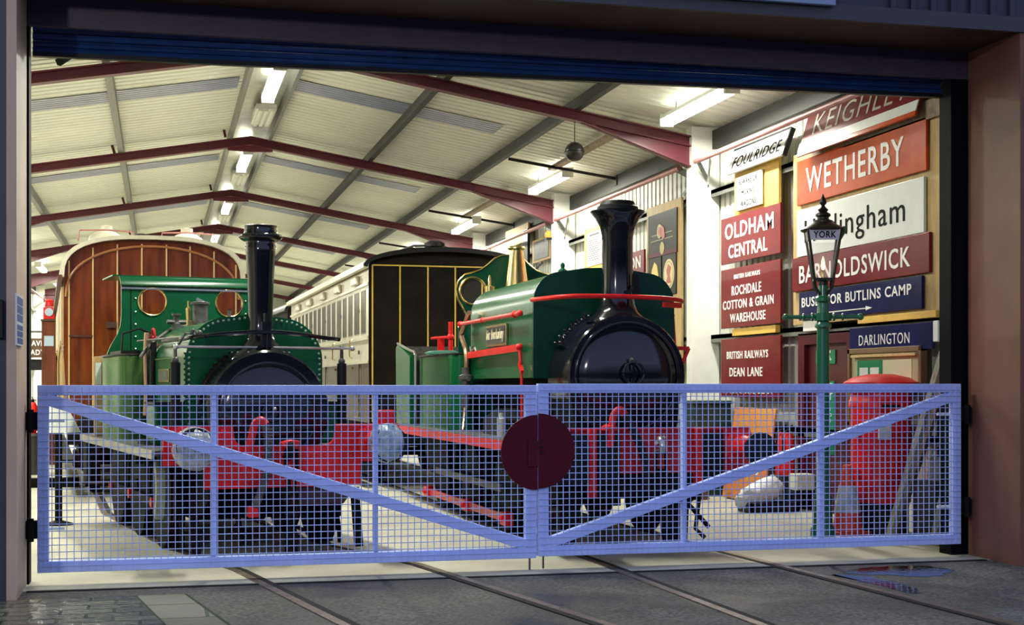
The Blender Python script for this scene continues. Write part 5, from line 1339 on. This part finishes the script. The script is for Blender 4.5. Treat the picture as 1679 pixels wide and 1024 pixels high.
o.location = (-5.98, 24.1, 1.93)
t = thing('cupboard', 'tall brown cupboard with a pale blue pane at the far left beside the wooden carriage', 'cupboard', (-5.235, 17.7, 0))
obj('carcass', G().box(-.14, .14, 0, .3, .0, 2.83), WOODV, t, 0, .01)
obj('pane', G().box(-.09, .09, -.012, 0, 2.34, 2.54), BLUEPANE, t, 0)
obj('cornice', G().box(-.155, .155, -.03, .31, 2.83, 2.87), M('dark_teak_cornice', (.06, .02, .01), .4), t, 0)
t = thing('tail_lamp', 'red railway tail lamp on top of the tall brown cupboard', 'lamp', (-5.235, 17.85, 2.87))
obj('lamp_body', G().box(-.11, .11, -.11, .11, 0, .24).lathe([(.10, .26), (.08, .32), (.08, .36), (.10, .37), (.04, .40)], (0, 0, 0), 'z', 16), RED, t, 30, .01)
obj('lens', G().lathe([(.08, -.14), (.08, -.12)], (0, 0, .14), 'y', 20), BLUEPANE, t, 40)
obj('handle', G().tube([(-.10, 0, .34), (-.10, 0, .48), (.10, 0, .48), (.10, 0, .34)], .012, 6), BLACK, t, 40)
t = thing('covered_pedestal', 'dark pedestal with a white cloth cover on top, left of the left engine', 'pedestal', (-4.22, 5.05, 0))
obj('cover', G().lathe([(.24, 1.04), (.22, 1.08), (.17, 1.18), (.12, 1.28), (.10, 1.33), (.03, 1.34)], (0, 0, 0), 'z', 18), SGN_WHITE, t, 40)
obj('pegs', G().tube([(-.05, 0, 1.30), (-.05, 0, 1.40)], .015, 8).tube([(.05, 0, 1.30), (.05, 0, 1.40)], .015, 8), SGN_WHITE, t, 40)
obj('stand', G().lathe([(.16, 0), (.16, .014), (.04, .05), (.04, 1.02), (.10, 1.05)], (0, 0, 0), 'z', 20), BLACKM, t, 40)
o = props(obj('timber_baulk', G().box(-.42, .42, -.12, .12, 0, .14), BLACKM, None, 0, .01), 'short black timber baulk lying on the floor left of the left engine', 'timber')
o.location = (-4.75, 11.3, 0)
ex2 = dup(ex, (-5.28, 14.6, .72), 0, 'red fire extinguisher standing on a dark bin beyond the left end of the gate')
del ex2['group']
o = props(obj('dustbin', G().lathe([(.20, 0), (.24, .66), (.26, .68), (.24, .72)], (0, 0, 0), 'z', 20), M('dark_bin', (.04, .04, .04), .5), None, 40), 'dark bin under the red extinguisher at the far left', 'bin')
o.location = (-5.28, 14.6, 0)
p = lw(-1.04, 4.45)
t = thing('notice_post', 'pale wooden strip with a white notice standing on the left engine running plate', 'post', (p[0], p[1], 1.0), 10.4)
obj('post', G().box(-.045, .045, 0, .04, 0, .89), WOODL, t, 0, .005)
obj('notice', G().box(-.035, .03, -.01, 0, .58, .82), SGN_WHITE, t, 0)
o = props(obj('cloth', G().prism([(-.16, -.02), (.18, -.02), (.20, .01), (.14, .035), (-.12, .03), (-.19, .01)], -.14, .14), TEALBAG, None, 40, .012), 'pale green cloth on the right engine cab side', 'cloth')
p = rw(-.93, 5.35); o.location = (p[0], p[1], 1.965)
# far left clutter: grey cabinet
o = props(obj('filing_cabinet', G().box(-.3, .3, 0, .5, 0, 1.5).box(-.26, .26, -.02, 0, .1, .7).box(-.26, .26, -.02, 0, .8, 1.4), M('buff_cabinet', (.35, .33, .26), .5), None, 0, .01), 'buff metal cabinet at the far left wall under the brown sign', 'cabinet')
o.location = (-6.6, 24.3, 0)
board('dark board standing against the wall behind the leaning planks', 1.80, .45, 0.0, 1.86, 4.86, 4.90, M('dark_stained_board', (.022, .018, .015), .7, var=.3), 'wall_board')  # added to darken the brightly lit wall sheet behind the planks
